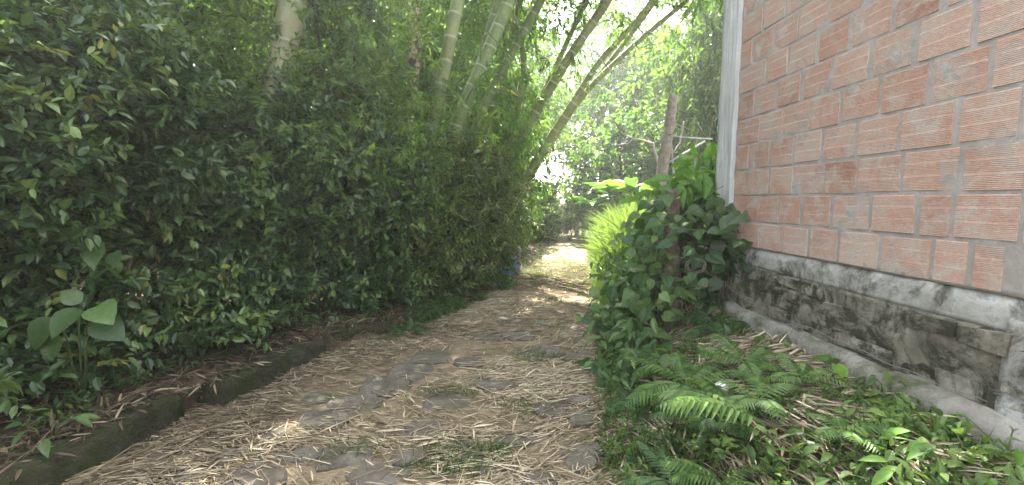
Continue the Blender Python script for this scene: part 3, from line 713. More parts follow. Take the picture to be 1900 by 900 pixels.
# ------------------------------------------------------------------ bamboo
def culm(pts, widths, label, mat, seed, ext=4.0, bend=None, aim=None, leafmat='bamboo_leaf', crown=22, node=.34, low_leaf=0, name='bamboo_culm', sheath=False, cat='bamboo', grp='bamboo culms left of the path', spr=1.0):
    """pts: (px, py, depth) from bottom to top as the photo shows them; widths in photo pixels"""
    rng = np.random.default_rng(seed)
    W = np.array([at(*p) for p in pts]); R = np.array([.92 * w / F * p[2] / 2 for w, p in zip(widths, pts)])
    g = float(ground_h(W[0][0], W[0][1]))
    d0 = unit(W[0] - W[1])
    if d0[2] > -.2: d0[2] = -.2; d0 = unit(d0)
    # run down to the ground
    L = max(.05, (W[0][2] - g + .15) / -d0[2])
    base = W[0] + d0 * L
    pth = [base] + list(W); rad = [R[0] * 1.05] + list(R)
    d = unit(W[-1] - W[-2]); p = W[-1].copy(); rr_ = R[-1]; nx_ = int(ext / .25)
    aim = np.array(aim, float); dist = np.linalg.norm(aim - p); ext = dist; nx_ = max(6, int(dist / .25)); ctl = p + d * dist * .55; p0 = p.copy()
    for k in range(nx_):
        t = (k + 1) / nx_; p = p0 * (1-t)**2 + 2 * ctl * t * (1-t) + aim * t * t; pth.append(p.copy()); rad.append(rr_ * (1 - .8 * t))
    pth = np.array(pth); rad = np.array(rad)
    s = np.concatenate([[0], np.cumsum(np.linalg.norm(np.diff(pth, axis=0), axis=1))])
    # resample smoothly with rings at every node
    ss = []; nodes = np.arange(.25, s[-1] - .05, node)
    for a in nodes: ss += [a - .02, a - .014, a - .007, a + .007, a + .014, a + .02]
    ss = np.array(sorted([0] + ss + list(nodes + node / 2) + [s[-1]])); ss = ss[ss <= s[-1]]
    def smooth(v):
        u = np.linspace(0, s[-1], 160); w = np.interp(u, s, v); kern = np.hanning(23); kern /= kern.sum()
        wp = np.concatenate([2 * w[0] - w[11:0:-1], w, 2 * w[-1] - w[-2:-13:-1]]); return np.interp(ss, u, np.convolve(wp, kern, 'valid'))
    PP = np.stack([smooth(pth[:, i]) for i in range(3)], -1); RR = np.interp(ss, s, rad)
    tn = np.zeros(len(ss)); 
    for a in nodes:
        dd = np.abs(ss - a); RR = np.where(dd < .009, RR * 1.07, RR); tn = np.where(dd < .0145, .55, tn)
    root = empty(name, base, 0, label, cat, grp); PPl = PP - base
    mb = MB(); mb.tube(PPl, RR, 12, tn); mb.build('culm', mat, root, True)
    # branches and leaf sprays
    if crown:
        mb = MB(); parts = []; top = PPl[ss > (s[-1] - ext * .65)]
        lo = PPl[(ss > s[-1] * .25) & (ss < s[-1] - ext)] if low_leaf else None
        for i in range(crown + low_leaf):
            src = top if i < crown else lo
            if src is None or len(src) < 2: continue
            q = src[rng.integers(0, len(src))]; L_ = rng.uniform(.3, 1.9) * spr * (1 if i < crown else .7)
            th = rng.uniform(0, 6.28); dv = np.array([math.cos(th), math.sin(th), .25]); e = q + dv * L_ + np.array([0, 0, -.12 * L_ * L_])
            mid = q + dv * L_ * .5 + np.array([0, 0, .05])
            if i >= crown:
                bm_ = MB(); bm_.tube([q, mid, e], [.008, .006, .003], 5); bm_.build('branch', M['twig'], root)
            m_ = 30 if i < crown else 14; t = rng.uniform(.25, 1.1, m_); P = q + (e - q) * t[:, None] + rng.normal(size=(m_, 3)) * .24 * spr
            P = P[thin(P + base, rng)]; m_ = len(P)
            if m_ == 0: continue
            dn = unit(rng.normal(size=(m_, 3)) * .6 + dv * .5 + np.array([0, 0, -.35]))
            parts.append(twigs(P, dn, rng, 8, .3, (.12, .21), T_LANCE if i < crown else T_LANCE2, .6, .5, .45, (rng.uniform(0, .3), rng.uniform(.7, 1)), 1.7 if i < crown else 1.2))
        if parts:
            leaves_obj('leaves', parts, M[leafmat], root)
    return root

AIMS = [(-2.6, 6.0, 7.0), (-4.6, 7.5, 7.2), (-1.2, 7.5, 7.2), (-0.2, 6.0, 7.2), (-1.6, 9.8, 7.6), (1.0, 8.0, 7.4), (1.6, 6.2, 7), (3.0, 8.4, 7.6), (3.6, 6.2, 7.2), (4.6, 8.8, 7), (-0.3, 11.5, 8), (0.2, 4.6, 6.8), (-2.9, 9.8, 7.6), (2.2, 4.4, 6.8)]
LOW = [0, 4, 1, 3, 6, 10, 13, 12, 10, 8, 8, 8, 8, 8]
CULMS = [
 ([(495, 300, 4.9), (515, 150, 4.9), (545, 0, 4.95)], [46, 46, 50], 'thickest pale bamboo culm with a white ring, rising from the dark hedge', 'culm_pale', dict(ext=4.5, node=.42, crown=20, bend=(.05, .12, -.06))),
 ([(405, 150, 6.2), (418, 80, 6.2), (432, 0, 6.2)], [29, 29, 29], 'shadowed grey green culm left of the thickest pale culm', 'culm_pale', dict(ext=4.5, crown=18, bend=(.03, .1, -.05))),
 ([(785, 335, 6.6), (805, 220, 6.6), (828, 110, 6.6), (850, 0, 6.6)], [17, 22, 25, 26], 'yellow green culm just right of the peeling trunk', 'culm_olive', dict(ext=4, crown=24, bend=(.10, .02, -.08))),
 ([(825, 290, 7.2), (862, 190, 7.2), (900, 110, 7.2), (945, 0, 7.2)], [24, 25, 25, 26], 'stout dark green leaning culm, second right of the peeling trunk', 'culm_green', dict(ext=4, crown=26, bend=(.14, .0, -.10))),
 ([(868, 200, 7.9), (890, 125, 7.9), (928, 0, 7.9)], [18, 20, 22], 'green culm leaning half hidden behind the stout dark green one', 'culm_green', dict(ext=4, crown=22, bend=(.12, .05, -.08))),
 ([(878, 245, 8.8), (915, 160, 8.8), (960, 80, 8.8), (1004, 0, 8.8)], [15, 17, 17, 17], 'slender green culm leaning out toward the top of the path gap', 'culm_green', dict(ext=4, crown=24, bend=(.14, -.05, -.10))),
 ([(920, 330, 9.2), (965, 255, 9.2), (1020, 165, 9.1), (1060, 100, 9.0), (1115, 20, 8.9)], [18, 19, 19, 18, 18], 'pale leaning culm, leftmost of the four that cross the bright gap', 'culm_olive', dict(ext=4, crown=26, bend=(.16, -.08, -.12))),
 ([(955, 365, 9.6), (1010, 270, 9.6), (1060, 195, 9.5), (1110, 115, 9.4), (1180, 40, 9.3)], [14, 13, 12, 12, 11], 'leaning culm second from left among the four crossing the bright gap', 'culm_olive', dict(ext=4, crown=22, bend=(.16, -.08, -.14))),
 ([(975, 345, 10.2), (1028, 255, 10.2), (1072, 190, 10.2), (1120, 130, 10.1), (1185, 45, 10.0)], [12, 11, 10, 10, 9], 'thin leaning culm third from left among the four crossing the bright gap', 'culm_olive', dict(ext=4, crown=20, bend=(.18, -.05, -.14))),
 ([(938, 395, 9.8), (985, 310, 9.8), (1040, 230, 9.8), (1100, 155, 9.7), (1180, 80, 9.6), (1270, 5, 9.5)], [13, 13, 12, 11, 10, 9], 'long low leaning culm, rightmost of the four, reaching to the sky gap', 'culm_olive', dict(ext=3.5, crown=18, bend=(.16, .0, -.16))),
 ([(893, 275, 10), (903, 235, 10), (915, 190, 10)], [11, 11, 11], 'short upright olive culm low in the clump, left of its twin', 'culm_olive', dict(ext=3.5, crown=10)),
 ([(906, 275, 10.4), (914, 235, 10.4), (926, 185, 10.4)], [11, 11, 11], 'short upright olive culm low in the clump, right of its twin', 'culm_olive', dict(ext=3.5, crown=10)),
 ([(918, 330, 9.4), (940, 270, 9.4), (958, 215, 9.4)], [15, 15, 14], 'olive culm base standing left of the pale leaning culm', 'culm_olive', dict(ext=3.5, crown=12)),
 ([(940, 330, 9.7), (955, 290, 9.7), (985, 225, 9.7)], [12, 12, 12], 'brownish culm base between the pale leaning culm and the next one', 'culm_olive', dict(ext=3.5, crown=12)),
]
for i, (pts, w, lab, mt, kw) in enumerate(CULMS):
    kw.pop('ext', 0); kw.pop('bend', 0); kw['crown'] = 30; culm(pts, w, lab, M[mt], 300 + i, aim=AIMS[i], low_leaf=LOW[i], **kw)

# trunks in the hedge
def trunk_tree(pts, widths, name, label, mat, seed, ext, leafmat, nclump, ll=(.05, .10), T=T_SMALL, sp=1.2, droop=.2):
    rng = np.random.default_rng(seed); W = np.array([at(*p) for p in pts]); R = np.array([w / F * p[2] / 2 for w, p in zip(widths, pts)])
    d = unit(W[0] - W[1]); g = float(ground_h(W[0][0], W[0][1])); base = W[0] + d * ((W[0][2] - g + .1) / max(.3, -d[2]))
    P = [base] + list(W); rad = [R[0] * 1.15] + list(R); d = unit(W[-1] - W[-2]); p = W[-1]
    for k in range(8): p = p + d * ext / 8 + rng.normal(size=3) * .04; P.append(p); rad.append(R[-1] * (1 - .09 * (k+1)))
    P = np.array(P) - base; root = empty(name, base, 0, label, 'tree', None); mb = MB(); 
    s = np.linspace(0, len(P) - 1, 50); Ps = np.stack([np.interp(s, np.arange(len(P)), P[:, i]) for i in range(3)], -1); Rs = np.interp(s, np.arange(len(P)), rad) * (1 + .05 * rng.normal(size=50))
    Ps[1:, :2] += rng.normal(size=(49, 2)) * .008
    mb.tube(Ps, Rs, 12); cs, rd = [], []
    for i in range(nclump):
        q = P[rng.integers(len(W) + 1, len(P))]; th = i * 2.4; L_ = sp * rng.uniform(.5, 1.2); c = q + np.array([math.cos(th) * L_, math.sin(th) * L_, .3]); mb.tube([q, (q + c) / 2 + [0, 0, .1], c], [.03, .02, .01], 6); cs.append(c); rd.append(rng.uniform(.5, .9))
    mb.build('trunk', mat, root, True); leaves_obj('crown', crown_leaves(rng, cs, rd, 60, 9, .35, ll, T, droop, base=base), M[leafmat], root); return root
trunk_tree([(742, 330, 7.0), (757, 220, 7.0), (768, 100, 7.0), (762, 0, 7.0)], [26, 25, 27, 28], 'peeling_tree', 'straight tree with pale papery bark peeling off its dark trunk', M['peel'], 51, 4.5, 'sapling', 9)
trunk_tree([(232, 170, 5.6), (240, 90, 5.6), (250, 0, 5.6)], [50, 50, 50], 'dark_tree', 'dark broad trunk in the shade at the upper left of the hedge', M['bark'], 52, 4.5, 'dark_tree', 9, (.08, .14))
trunk_tree([(268, 150, 6.0), (272, 80, 6.0), (276, 0, 6.0)], [14, 14, 14], 'young_tree', 'thin grey trunk close beside the dark broad trunk', M['old_wood'], 53, 4, 'bamboo_leaf', 6)

# leafy saplings that stand behind and above the hedge
SAP = [ # px, depth, height, spread, mat, label, seed, leaf length
 (30, 4.2, 4.8, 1.1, 'dark_tree', 'dim bushy sapling at the far upper left corner', 61, (.08, .14)),
 (160, 4.5, 4.8, 1.0, 'hedge', 'drooping dark sapling left of the dark broad trunk', 62, (.07, .12)),
 (350, 4.9, 4.6, .9, 'sapling', 'mid green sapling between the dark trunk and the grey green culm', 63, (.06, .10)),
 (470, 6.6, 5.6, 1.1, 'sapling', 'light green sapling behind the thickest pale culm', 64, (.06, .09)),
 (600, 5.3, 4.6, .85, 'sapling', 'feathery bright sapling just right of the thickest pale culm', 65, (.055, .115)),
 (660, 5.9, 4.7, .75, 'sapling', 'feathery bright sapling just left of the peeling trunk', 66, (.055, .115)),
 (728, 6.2, 2.9, .5, 'sapling', 'slim bright sapling in front of the peeling trunk', 67, (.04, .07)),
 (880, 8.2, 2.3, .6, 'hedge2', 'low leafy sapling under the stout dark green culm', 68, (.05, .08)),
]
for (px, Y, h, sp, mt, lab, sd, ll) in SAP:
    c = at(px, 300, Y); g = float(ground_h(c[0], c[1]))
    tree('sapling', (c[0], c[1], g), h, sp, lab, 'young tree', 'saplings behind the hedge', M[mt], M['twig'], sd, .3, 30, (.4, .75), 110, ll, T_SMALL, (0, 0), .035, .3, 9, .15, 1.0)

# bamboos and trees at the back
def bg(px, Y): 
    c = at(px, 370, Y); return (float(c[0]), float(c[1]), float(ground_h(c[0], c[1])))
BT = [ # bamboo plumes: px, Y, h, spread, label, mat
 (1100, 25, 12.5, 2.4, 'pale bamboo plume hanging over the far end of the path', 'bamboo_pale'),
 (1190, 23, 11.5, 2.2, 'pale bamboo plume behind the top of the leaning wooden post', 'bamboo_pale'),
 (1290, 14, 8.2, 1.9, 'pale drooping bamboo plume beside the top of the corner column', 'bamboo_pale'),
 (1390, 17, 9.5, 2.2, 'bamboo plume mostly hidden behind the block wall', 'bamboo_pale'),
 (955, 22, 11.5, 2.2, 'green bamboo plume behind the leaning culms', 'bamboo_leaf'),
 (860, 14, 9.5, 2.2, 'dark green bamboo plume behind the stout culms', 'bamboo_leaf'),
]
for i, (px, Y, h, sp, lab, mt) in enumerate(BT):
    tree('bamboo_plume', bg(px, Y), h, sp, lab, 'bamboo', 'bamboo plumes behind the clearing', M[mt], M['culm_olive'], 80 + i, .38, 34, (.6, 1.1), 70 if i > 1 else 30, (.16, .28), T_LANCE2, (0, 0), .07, .55, 8, .75, 1.5)
tree('broadleaf_tree', bg(1150, 17.5), 5.0, 2.4, 'rounded dark broadleaf tree behind the leaning wooden post', 'tree', None, M['dark_tree'], M['bark'], 95, .12, 30, (.45, .8), 48, (.13, .22), T_OVATE, (0, 0), .10, .45, 8, .15, 1.3)
tree('broadleaf_tree', bg(1085, 18.5), 3.9, 1.3, 'smaller lighter broadleaf tree left of the rounded one at the end of the clearing', 'tree', None, M['sapling'], M['bark'], 96, .12, 16, (.45, .75), 40, (.13, .22), T_OVATE, (0, 0), .10, .45, 8, .15, 1.3)
tree('broadleaf_tree', bg(1300, 16), 5.0, 1.8, 'dark shaded tree between the wooden post and the corner column', 'tree', None, M['dark_tree'], M['bark'], 97, .2, 30, (.6, 1.0), 60, (.12, .2), T_OVATE, (0, 0), .10, .45, 8, .15, 1.3)

# woods behind everything (one mass)
rng = np.random.default_rng(120); parts = []; mbt = MB()
spots = []
for a in np.linspace(-63, 40, 34):
    for R_ in (13.5, 19, 27):
        az = math.radians(a + rng.normal() * 1.2); rr_ = R_ * rng.uniform(.92, 1.1); x, y = math.sin(az) * rr_, math.cos(az) * rr_
        if -1.6 < x - (y * .2 - 1.2) < 4.0 and R_ < 22: continue
        if .8 < math.degrees(az) < 6.2 : continue
        if R_ < 16 and x > -2.5: continue
        if 5 < math.degrees(az) < 17 and R_ < 22: continue
        spots.append((x, y, R_))
for x, y, R_ in spots:
    g = float(ground_h(x, y)); h = R_ * .42 + rng.uniform(-1, 2.0)
    mbt.tube([(x, y, g - .2), (x + rng.normal() * .2, y, g + h * .5), (x + rng.normal() * .4, y, g + h * .9)], [.16, .12, .05], 6)
    nc = 13; cs = np.stack([x + rng.normal(size=nc) * 1.1, y + rng.normal(size=nc) * 1.1, g + h * rng.uniform(.08, 1.0, nc)], -1)
    parts += crown_leaves(rng, cs, rng.uniform(.9, 1.6, nc), 17, 8, .8, (.28, .48), T_SMALL, .25, .6, .9)
w = leaves_obj('background_woods', parts, M['far_leaf']); tag(w, 'dim mass of woods closing off the view behind the bamboo', 'woods', None, 'stuff')
tr = mbt.build('background_trunks', M['bark'], w, True); tag(tr, kind='stuff')

# sunlit bushes along the far left edge of the path
BUSH = [(-.2, 11.0, 1.5, .6, 'hedge2', 'olive bush hanging over the pale stake at the path edge'), (-.85, 9.4, 1.9, .6, 'hedge2', 'olive bush right after the hedge, behind the blue plastic'), (.1, 12.6, 1.7, .7, 'sapling', 'sunlit bush on the far left bend of the path'), (.7, 16.0, 1.7, 1.0, 'sapling', 'pale hazy bush where the path disappears'), (2.35, 17.0, 1.7, 1.1, 'bamboo_pale', 'pale bush closing the far end of the path'), (.2, 16, 2.2, 1.3, 'far_leaf', 'dim green bush behind the base of the leaning culms'), (3.9, 17.5, 1.9, 1.1, 'sapling', 'green bush beyond the tall grass, left of the banana plants')]
for i, (x, y, h, sp, mt, lab) in enumerate(BUSH):
    tree('bush', (x, y, float(ground_h(x, y))), h, sp * .8, lab, 'bush', 'bushes along the far path', M[mt], M['twig'], 140 + i, .12, 20, (.35, .6), 130, (.05, .1) if i < 3 else (.1, .17), T_SMALL if mt != 'bamboo_pale' else T_LANCE2, (0, 0), .03, .28, 9, .3, 1.0)

# ------------------------------------------------------------------ big leaved plants (each leaf a part)
def leaf_plant(name, base, leaves, label, cat, mat, T=T_HEART, group=None, stem_r=.006, seed=1, wf=1.0):
    """leaves: (tip offset xyz of the leaf's attachment, length, pointing dir, face normal)"""
    rng = np.random.default_rng(seed); root = empty(name, base, 0, label, cat, group); mb = MB()
    for (o, ln, d, nn) in leaves:
        o = np.array(o, float); mb.tube([np.array([o[0] * .08, o[1] * .08, -.08]), o * np.array([.45, .45, .72]), o], [stem_r, stem_r * .8, stem_r * .5], 6)
        V, L, C, A = scatter(T, o[None], np.array([d], float), np.array([nn], float), ln, ln * wf, [rng.uniform(.1, .9)])
        mesh_obj('leaf', V, L, C, mat, root, {'tint': A}, True)
    mb.build('stem', M['stem'], root, True); return root

def rosette(rng, n, h, r, ln, out=.8, upf=.5, facing=None):
    Ls = []
    for i in range(n):
        th = i * 2.4 + rng.normal() * .3; k = rng.uniform(.35, 1); o = (math.cos(th) * r * k, math.sin(th) * r * k, h * rng.uniform(.55, 1.05))
        d = np.array([math.cos(th) * out, math.sin(th) * out, -.35 + rng.normal() * .2]); nn = np.array([math.cos(th) * .5, math.sin(th) * .5 - .35, upf + .5]) + rng.normal(size=3) * .15
        Ls.append((o, ln * rng.uniform(.7, 1.15), d, nn))
    return Ls

def px_leaf(px, py, Y, base, wpx, d, nn): 
    return (tuple(at(px, py, Y) - np.array(base)), wpx / F * Y, d, nn)

# cluster above the kerb at the lower left
b = at(150, 720, 2.8); b[2] = float(ground_h(b[0], b[1]))
lv = [px_leaf(100, 590, 2.62, b, 66, (-.35, -.35, -.6), (.1, -.75, .65)), px_leaf(150, 573, 2.6, b, 62, (-.15, -.6, -.35), (.05, -.65, .75)), px_leaf(180, 568, 2.6, b, 66, (.7, -.5, -.15), (.2, -.65, .75)), px_leaf(182, 592, 2.58, b, 66, (.8, -.3, -.4), (.0, -.7, .7)), px_leaf(105, 620, 2.66, b, 50, (.0, -.4, -.7), (.1, -.7, .3)), px_leaf(150, 562, 2.68, b, 40, (-.3, -.1, .3), (0, -.7, .7))]
leaf_plant('round_leaf_plant', b, lv, 'cluster of big round matte leaves standing out of the hedge by the kerb', 'plant', M['broad'], T_ROUND, seed=2, wf=.95)
b = at(90, 470, 3.2); b[2] = float(ground_h(b[0], b[1]))
lv = [px_leaf(100, 412, 2.9, b, 36, (.3, -.5, -.5), (0, -.8, .5)), px_leaf(60, 432, 2.92, b, 44, (.6, -.5, -.35), (-.2, -.8, .5)), px_leaf(130, 436, 2.92, b, 40, (-.7, -.4, .0), (.1, -.8, .6)), px_leaf(175, 455, 2.95, b, 52, (.3, -.5, -.6), (.2, -.8, .4)), px_leaf(210, 470, 2.95, b, 40, (.5, -.5, -.4), (0, -.8, .5))]
leaf_plant('vine', b, lv, 'climbing vine with a few pale heart leaves high on the nearest hedge shrub', 'plant', M['broad'], seed=3, wf=.8)
b = at(345, 560, 4.0); b[2] = float(ground_h(b[0], b[1]))
lv = [px_leaf(330, 520, 3.75, b, 34, (.6, -.3, -.4), (0, -.8, .5)), px_leaf(370, 540, 3.72, b, 44, (.6, -.5, -.5), (0, -.8, .5)), px_leaf(395, 560, 3.72, b, 44, (.2, -.5, -.7), (.2, -.8, .3)), px_leaf(350, 530, 3.72, b, 40, (-.2, -.5, -.7), (-.2, -.8, .3))]
leaf_plant('vine', b, lv, 'vine with drooping long leaves on the hedge above the forward kerb block', 'plant', M['broad'], T_OVATE, seed=4, wf=.8)
rngp = np.random.default_rng(33)
for (px, py, Y, n, h, rad, ln, lab, mt, T) in [
  (95, 893, 2.36, 9, .14, .20, .13, 'leafy weed at the foot of the long kerb block, lower left corner', 'weed', T_OVATE),
  (1545, 640, 2.75, 4, .20, .07, .13, 'small plant with two upright round leaves against the mossy base', 'broad_bright', T_HEART),
  (1650, 665, 2.45, 9, .20, .16, .10, 'light green plant spreading along the mossy base', 'weed', T_OVATE),
  (1800, 735, 2.15, 6, .15, .08, .08, 'little three leaved seedling near the grey pier', 'broad_bright', T_OVATE),
  (1440, 620, 3.3, 8, .16, .14, .11, 'leafy seedling where the footing begins', 'weed', T_OVATE),
  (1800, 880, 1.72, 12, .16, .22, .13, 'bright broad weed in the lower right corner', 'broad_bright', T_OVATE),
  (1690, 890, 1.70, 11, .12, .18, .12, 'bright low weed left of the one in the lower right corner', 'broad_bright', T_OVATE),
  (1870, 820, 1.80, 12, .18, .2, .12, 'bright weed at the right border below the grey pier', 'broad_bright', T_OVATE),
  (1560, 870, 1.95, 10, .10, .18, .10, 'dull green weed among the cut straw', 'weed', T_OVATE),
  (1360, 840, 2.3, 10, .12, .18, .10, 'dark weed behind the big bright fern frond', 'broad', T_OVATE),
  (1400, 770, 2.55, 11, .16, .2, .11, 'leafy weed in the middle of the bank', 'weed', T_OVATE),
  (1180, 600, 4.1, 12, .28, .28, .20, 'dark broad plant at the path edge, left of the mossy post foot', 'broad', T_HEART),
  (1150, 650, 3.8, 11, .22, .25, .17, 'broad dark plant lowest on the path side of the post', 'broad', T_HEART),
  (1260, 655, 3.5, 10, .2, .2, .13, 'green plant just below the foot of the mossy post', 'weed', T_HEART),
  (1350, 590, 4.2, 9, .24, .2, .14, 'green plant between the mossy post and the house corner', 'weed', T_OVATE)]:
    c = at(px, py, Y); g = float(max(ground_h(c[0], c[1]), 0)); base = (c[0], c[1], g)
    leaf_plant('weed_plant' if T is T_OVATE else 'heart_leaf_plant', base, rosette(rngp, n, h, rad, ln), lab, 'plant', M[mt], T, 'broad leaved weeds on the bank' if px > 1000 else None, .004, int(px), .8)

# vines and shrubs massed round the mossy post
def heap(name, pts, label, cat, mat, T, ll, n, seed, tint=(0, 1), wf=.95, rad=.3, group=None):
    """mass of leaves round centre points (world), a thing with stems and foliage"""
    rng = np.random.default_rng(seed); pts = np.array(pts); base = pts.mean(0); base[2] = float(ground_h(base[0], base[1]))
    root = empty(name, base, 0, label, cat, group); mb = MB()
    for p in pts:
        mb.tube([np.array([(p[0]-base[0]) * .3, (p[1]-base[1]) * .3, -.1]), (p - base) * [.7, .7, .5], p - base], [.012, .009, .004], 6)
    mb.build('stem', M['twig'], root, True)
    P = pts[rng.integers(0, len(pts), n)] + rng.normal(size=(n, 3)) * rad * .6 - base
    P[:, 2] = np.maximum(P[:, 2], .05)
    d = unit(np.stack([rng.normal(size=n) * .8 - .25, rng.normal(size=n) * .6 - .35, rng.normal(size=n) * .35 - .45], -1)); nn = np.stack([rng.normal(size=n) * .35 - .25, rng.normal(size=n) * .35 - .5, np.full(n, .8)], -1)
    ln = rng.uniform(ll[0], ll[1], n)
    leaves_obj('foliage', [scatter(T, P, d, nn, ln, ln * wf, rng.uniform(tint[0], tint[1], n))], mat, root); return root
W_ = lambda *a: [at(*p) for p in a]
heap('climbing_vine', W_((1380, 440, 4.3), (1360, 410, 4.3), (1330, 430, 4.35), (1340, 470, 4.4), (1310, 410, 4.5), (1345, 500, 4.4), (1320, 540, 4.5), (1395, 455, 4.15), (1360, 560, 4.5)), 'dark climbing vine with ivy like leaves creeping onto the foot of the corner column', 'vine', M['broad'], T_HEART, (.12, .22), 170, 71, (0, .55), .95, .22)
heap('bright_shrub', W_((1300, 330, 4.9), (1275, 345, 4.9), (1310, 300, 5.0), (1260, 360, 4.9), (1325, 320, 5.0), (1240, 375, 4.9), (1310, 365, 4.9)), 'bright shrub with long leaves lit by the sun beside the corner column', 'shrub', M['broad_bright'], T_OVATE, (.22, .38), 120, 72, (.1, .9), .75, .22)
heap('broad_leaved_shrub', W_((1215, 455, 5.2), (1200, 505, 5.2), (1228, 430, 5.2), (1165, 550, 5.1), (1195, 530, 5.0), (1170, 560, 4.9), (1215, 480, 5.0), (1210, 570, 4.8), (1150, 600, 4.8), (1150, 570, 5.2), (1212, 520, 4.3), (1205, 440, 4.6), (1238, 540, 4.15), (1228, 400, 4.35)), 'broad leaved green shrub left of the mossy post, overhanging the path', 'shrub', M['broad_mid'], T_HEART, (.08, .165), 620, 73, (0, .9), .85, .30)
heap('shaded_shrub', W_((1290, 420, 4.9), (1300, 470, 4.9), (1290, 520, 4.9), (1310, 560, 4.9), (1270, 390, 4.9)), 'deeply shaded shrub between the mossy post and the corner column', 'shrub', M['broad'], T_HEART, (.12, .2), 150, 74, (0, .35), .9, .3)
heap('ferny_bush', W_((1140, 505, 6.2), (1165, 480, 6.2), (1130, 530, 6.0), (1140, 545, 5.8), (1195, 455, 6.2)), 'light leaved bush in front of the tall sunlit grass', 'bush', M['weed'], T_OVATE, (.08, .16), 260, 75, (.1, .9), .7, .28)
heap('low_shrub', W_((1160, 620, 4.3), (1140, 660, 4.0), (1180, 660, 3.8), (1150, 710, 3.5), (1200, 700, 3.4)), 'low dark shrub along the right path edge beneath the mossy post', 'shrub', M['broad_mid'], T_OVATE, (.09, .17), 260, 76, (0, .8), .8, .26)
heap('gap_vine', W_((845, 320, 7.3), (860, 350, 7.3), (835, 375, 7.2), (870, 300, 7.3), (885, 380, 7.4)), 'vine with large hanging glossy leaves at the clump foot behind the hedge', 'vine', M['broad'], T_HEART, (.16, .26), 60, 77, (.2, .9), .7, .25)

# ------------------------------------------------------------------ ferns
def frond_mesh(L, W, npin, rng, curl=.5):
    """one frond along +Y, arching; toothed pinnae in two rows"""
    mb = MB(); s = np.linspace(0, 1, 24); P = np.stack([0 * s, L * s * (1 - .12 * s * s), L * (.42 * s - curl * s * s)], -1)
    mb.tube(P, np.linspace(.004, .001, 24) * (L / .6 + .3), 5, .6)
    ps, ds, ns, ls, ts = [], [], [], [], []
    for i in range(npin):
        t = .12 + .87 * i / (npin - 1); p = np.array([np.interp(t, s, P[:, k]) for k in range(3)]); tg = unit(np.array([np.interp(min(1, t + .03), s, P[:, k]) for k in range(3)]) - np.array([np.interp(t - .03, s, P[:, k]) for k in range(3)]))
        ln = W * (math.sin(math.pi * min(1, (t * .92 + .10))) ** .7) * rng.uniform(.92, 1.08) * (1 if t < .95 else .8)
        for sg in (-1, 1):
            ps.append(p); ds.append(np.array([sg * 1.0, 0, -.12]) + tg * (.35 + .5 * t)); ns.append(np.array([0, -tg[2], tg[1]]) + rng.normal(size=3) * .1); ls.append(max(ln, .012)); ts.append(rng.uniform(.2, .9))
    V, Lq, C, A = scatter(tpl([(.12, .17), (.4, .145), (.7, .085)], .3, .22), np.array(ps), np.array(ds), np.array(ns), np.array(ls), np.minimum(np.array(ls) * .95, L * .87 / npin / .34 * 1.02), ts)
    mb.raw(V, Lq, C, A); return mb

def fern(base, n, L, W, label, mat, seed, dirs=None, npin=20, tilt=.15, group='ferns on the bank'):
    rng = np.random.default_rng(seed); root = empty('fern', base, 0, label, 'fern', group)
    for i in range(n):
        az = (i / n * 6.283 + rng.normal() * .25) if dirs is None else dirs[i % len(dirs)] + rng.normal() * .12
        f = frond_mesh(L * rng.uniform(.75, 1.1), W * rng.uniform(.85, 1.1), npin, rng, rng.uniform(.35, .6)).build('frond', mat, root)
        f.rotation_euler = (rng.normal() * .12 + tilt, rng.normal() * .15, az - math.pi / 2)
    return root
FERNS = [ # px, py, Y of the base; n fronds, L, W, label, mat, dirs
 (1412, 822, 2.02, 2, .60, .135, 'biggest bright fern frond arching over the path side of the bank', 'fern', [math.pi + .02, 2.35], 17),
 (1340, 890, 2.0, 6, .34, .08, 'bright fern at the bottom below the biggest frond', 'fern', [2.6, 3.3, .4, -1.2, 4.2], 15),
 (1275, 740, 2.9, 8, .52, .11, 'wide fern clump on the bank edge above the biggest frond', 'fern', None, 18),
 (1405, 775, 2.35, 5, .38, .085, 'yellow green upright fern in the middle of the bank', 'fern', [.3, 1.0, 2.0, 3.6, 4.6], 14),
 (1240, 690, 3.3, 8, .50, .11, 'fern clump at the path side below the mossy post', 'fern', None, 18),
 (1480, 750, 2.6, 7, .34, .08, 'small fern beside the straw heap', 'fern', None, 14),
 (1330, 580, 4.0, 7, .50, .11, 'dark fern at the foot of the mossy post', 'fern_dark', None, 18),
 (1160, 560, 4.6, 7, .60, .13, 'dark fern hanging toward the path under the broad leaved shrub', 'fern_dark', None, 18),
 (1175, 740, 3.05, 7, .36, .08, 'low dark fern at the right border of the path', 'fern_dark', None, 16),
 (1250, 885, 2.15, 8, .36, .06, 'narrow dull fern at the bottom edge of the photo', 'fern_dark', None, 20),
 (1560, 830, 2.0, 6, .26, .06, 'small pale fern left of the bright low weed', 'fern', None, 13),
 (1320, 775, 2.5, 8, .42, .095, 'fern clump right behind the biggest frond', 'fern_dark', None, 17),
 (1380, 700, 3.0, 8, .40, .09, 'fern clump just right of the scrap of white plastic', 'fern', None, 16)]
for i, (px, py, Y, n, L, W, lab, mt, dirs, npn) in enumerate(FERNS):
    c = at(px, py, Y); g = float(ground_h(c[0], c[1])); base = (c[0], c[1], max(g + .02, (c[2] if i in (0, 3) else -9)) + (.10 if mt == 'fern' else .04))
    fern(base, n, L, W, lab, M[mt], 400 + i, dirs, npn)
c = on_z(758, 600, .15); fern((c[0], c[1], float(ground_h(c[0], c[1]))), 7, .42, .08, 'pale bluish fern at the foot of the hedge on the left path edge', M['fern_dark'], 440, None, 20, .15, None)

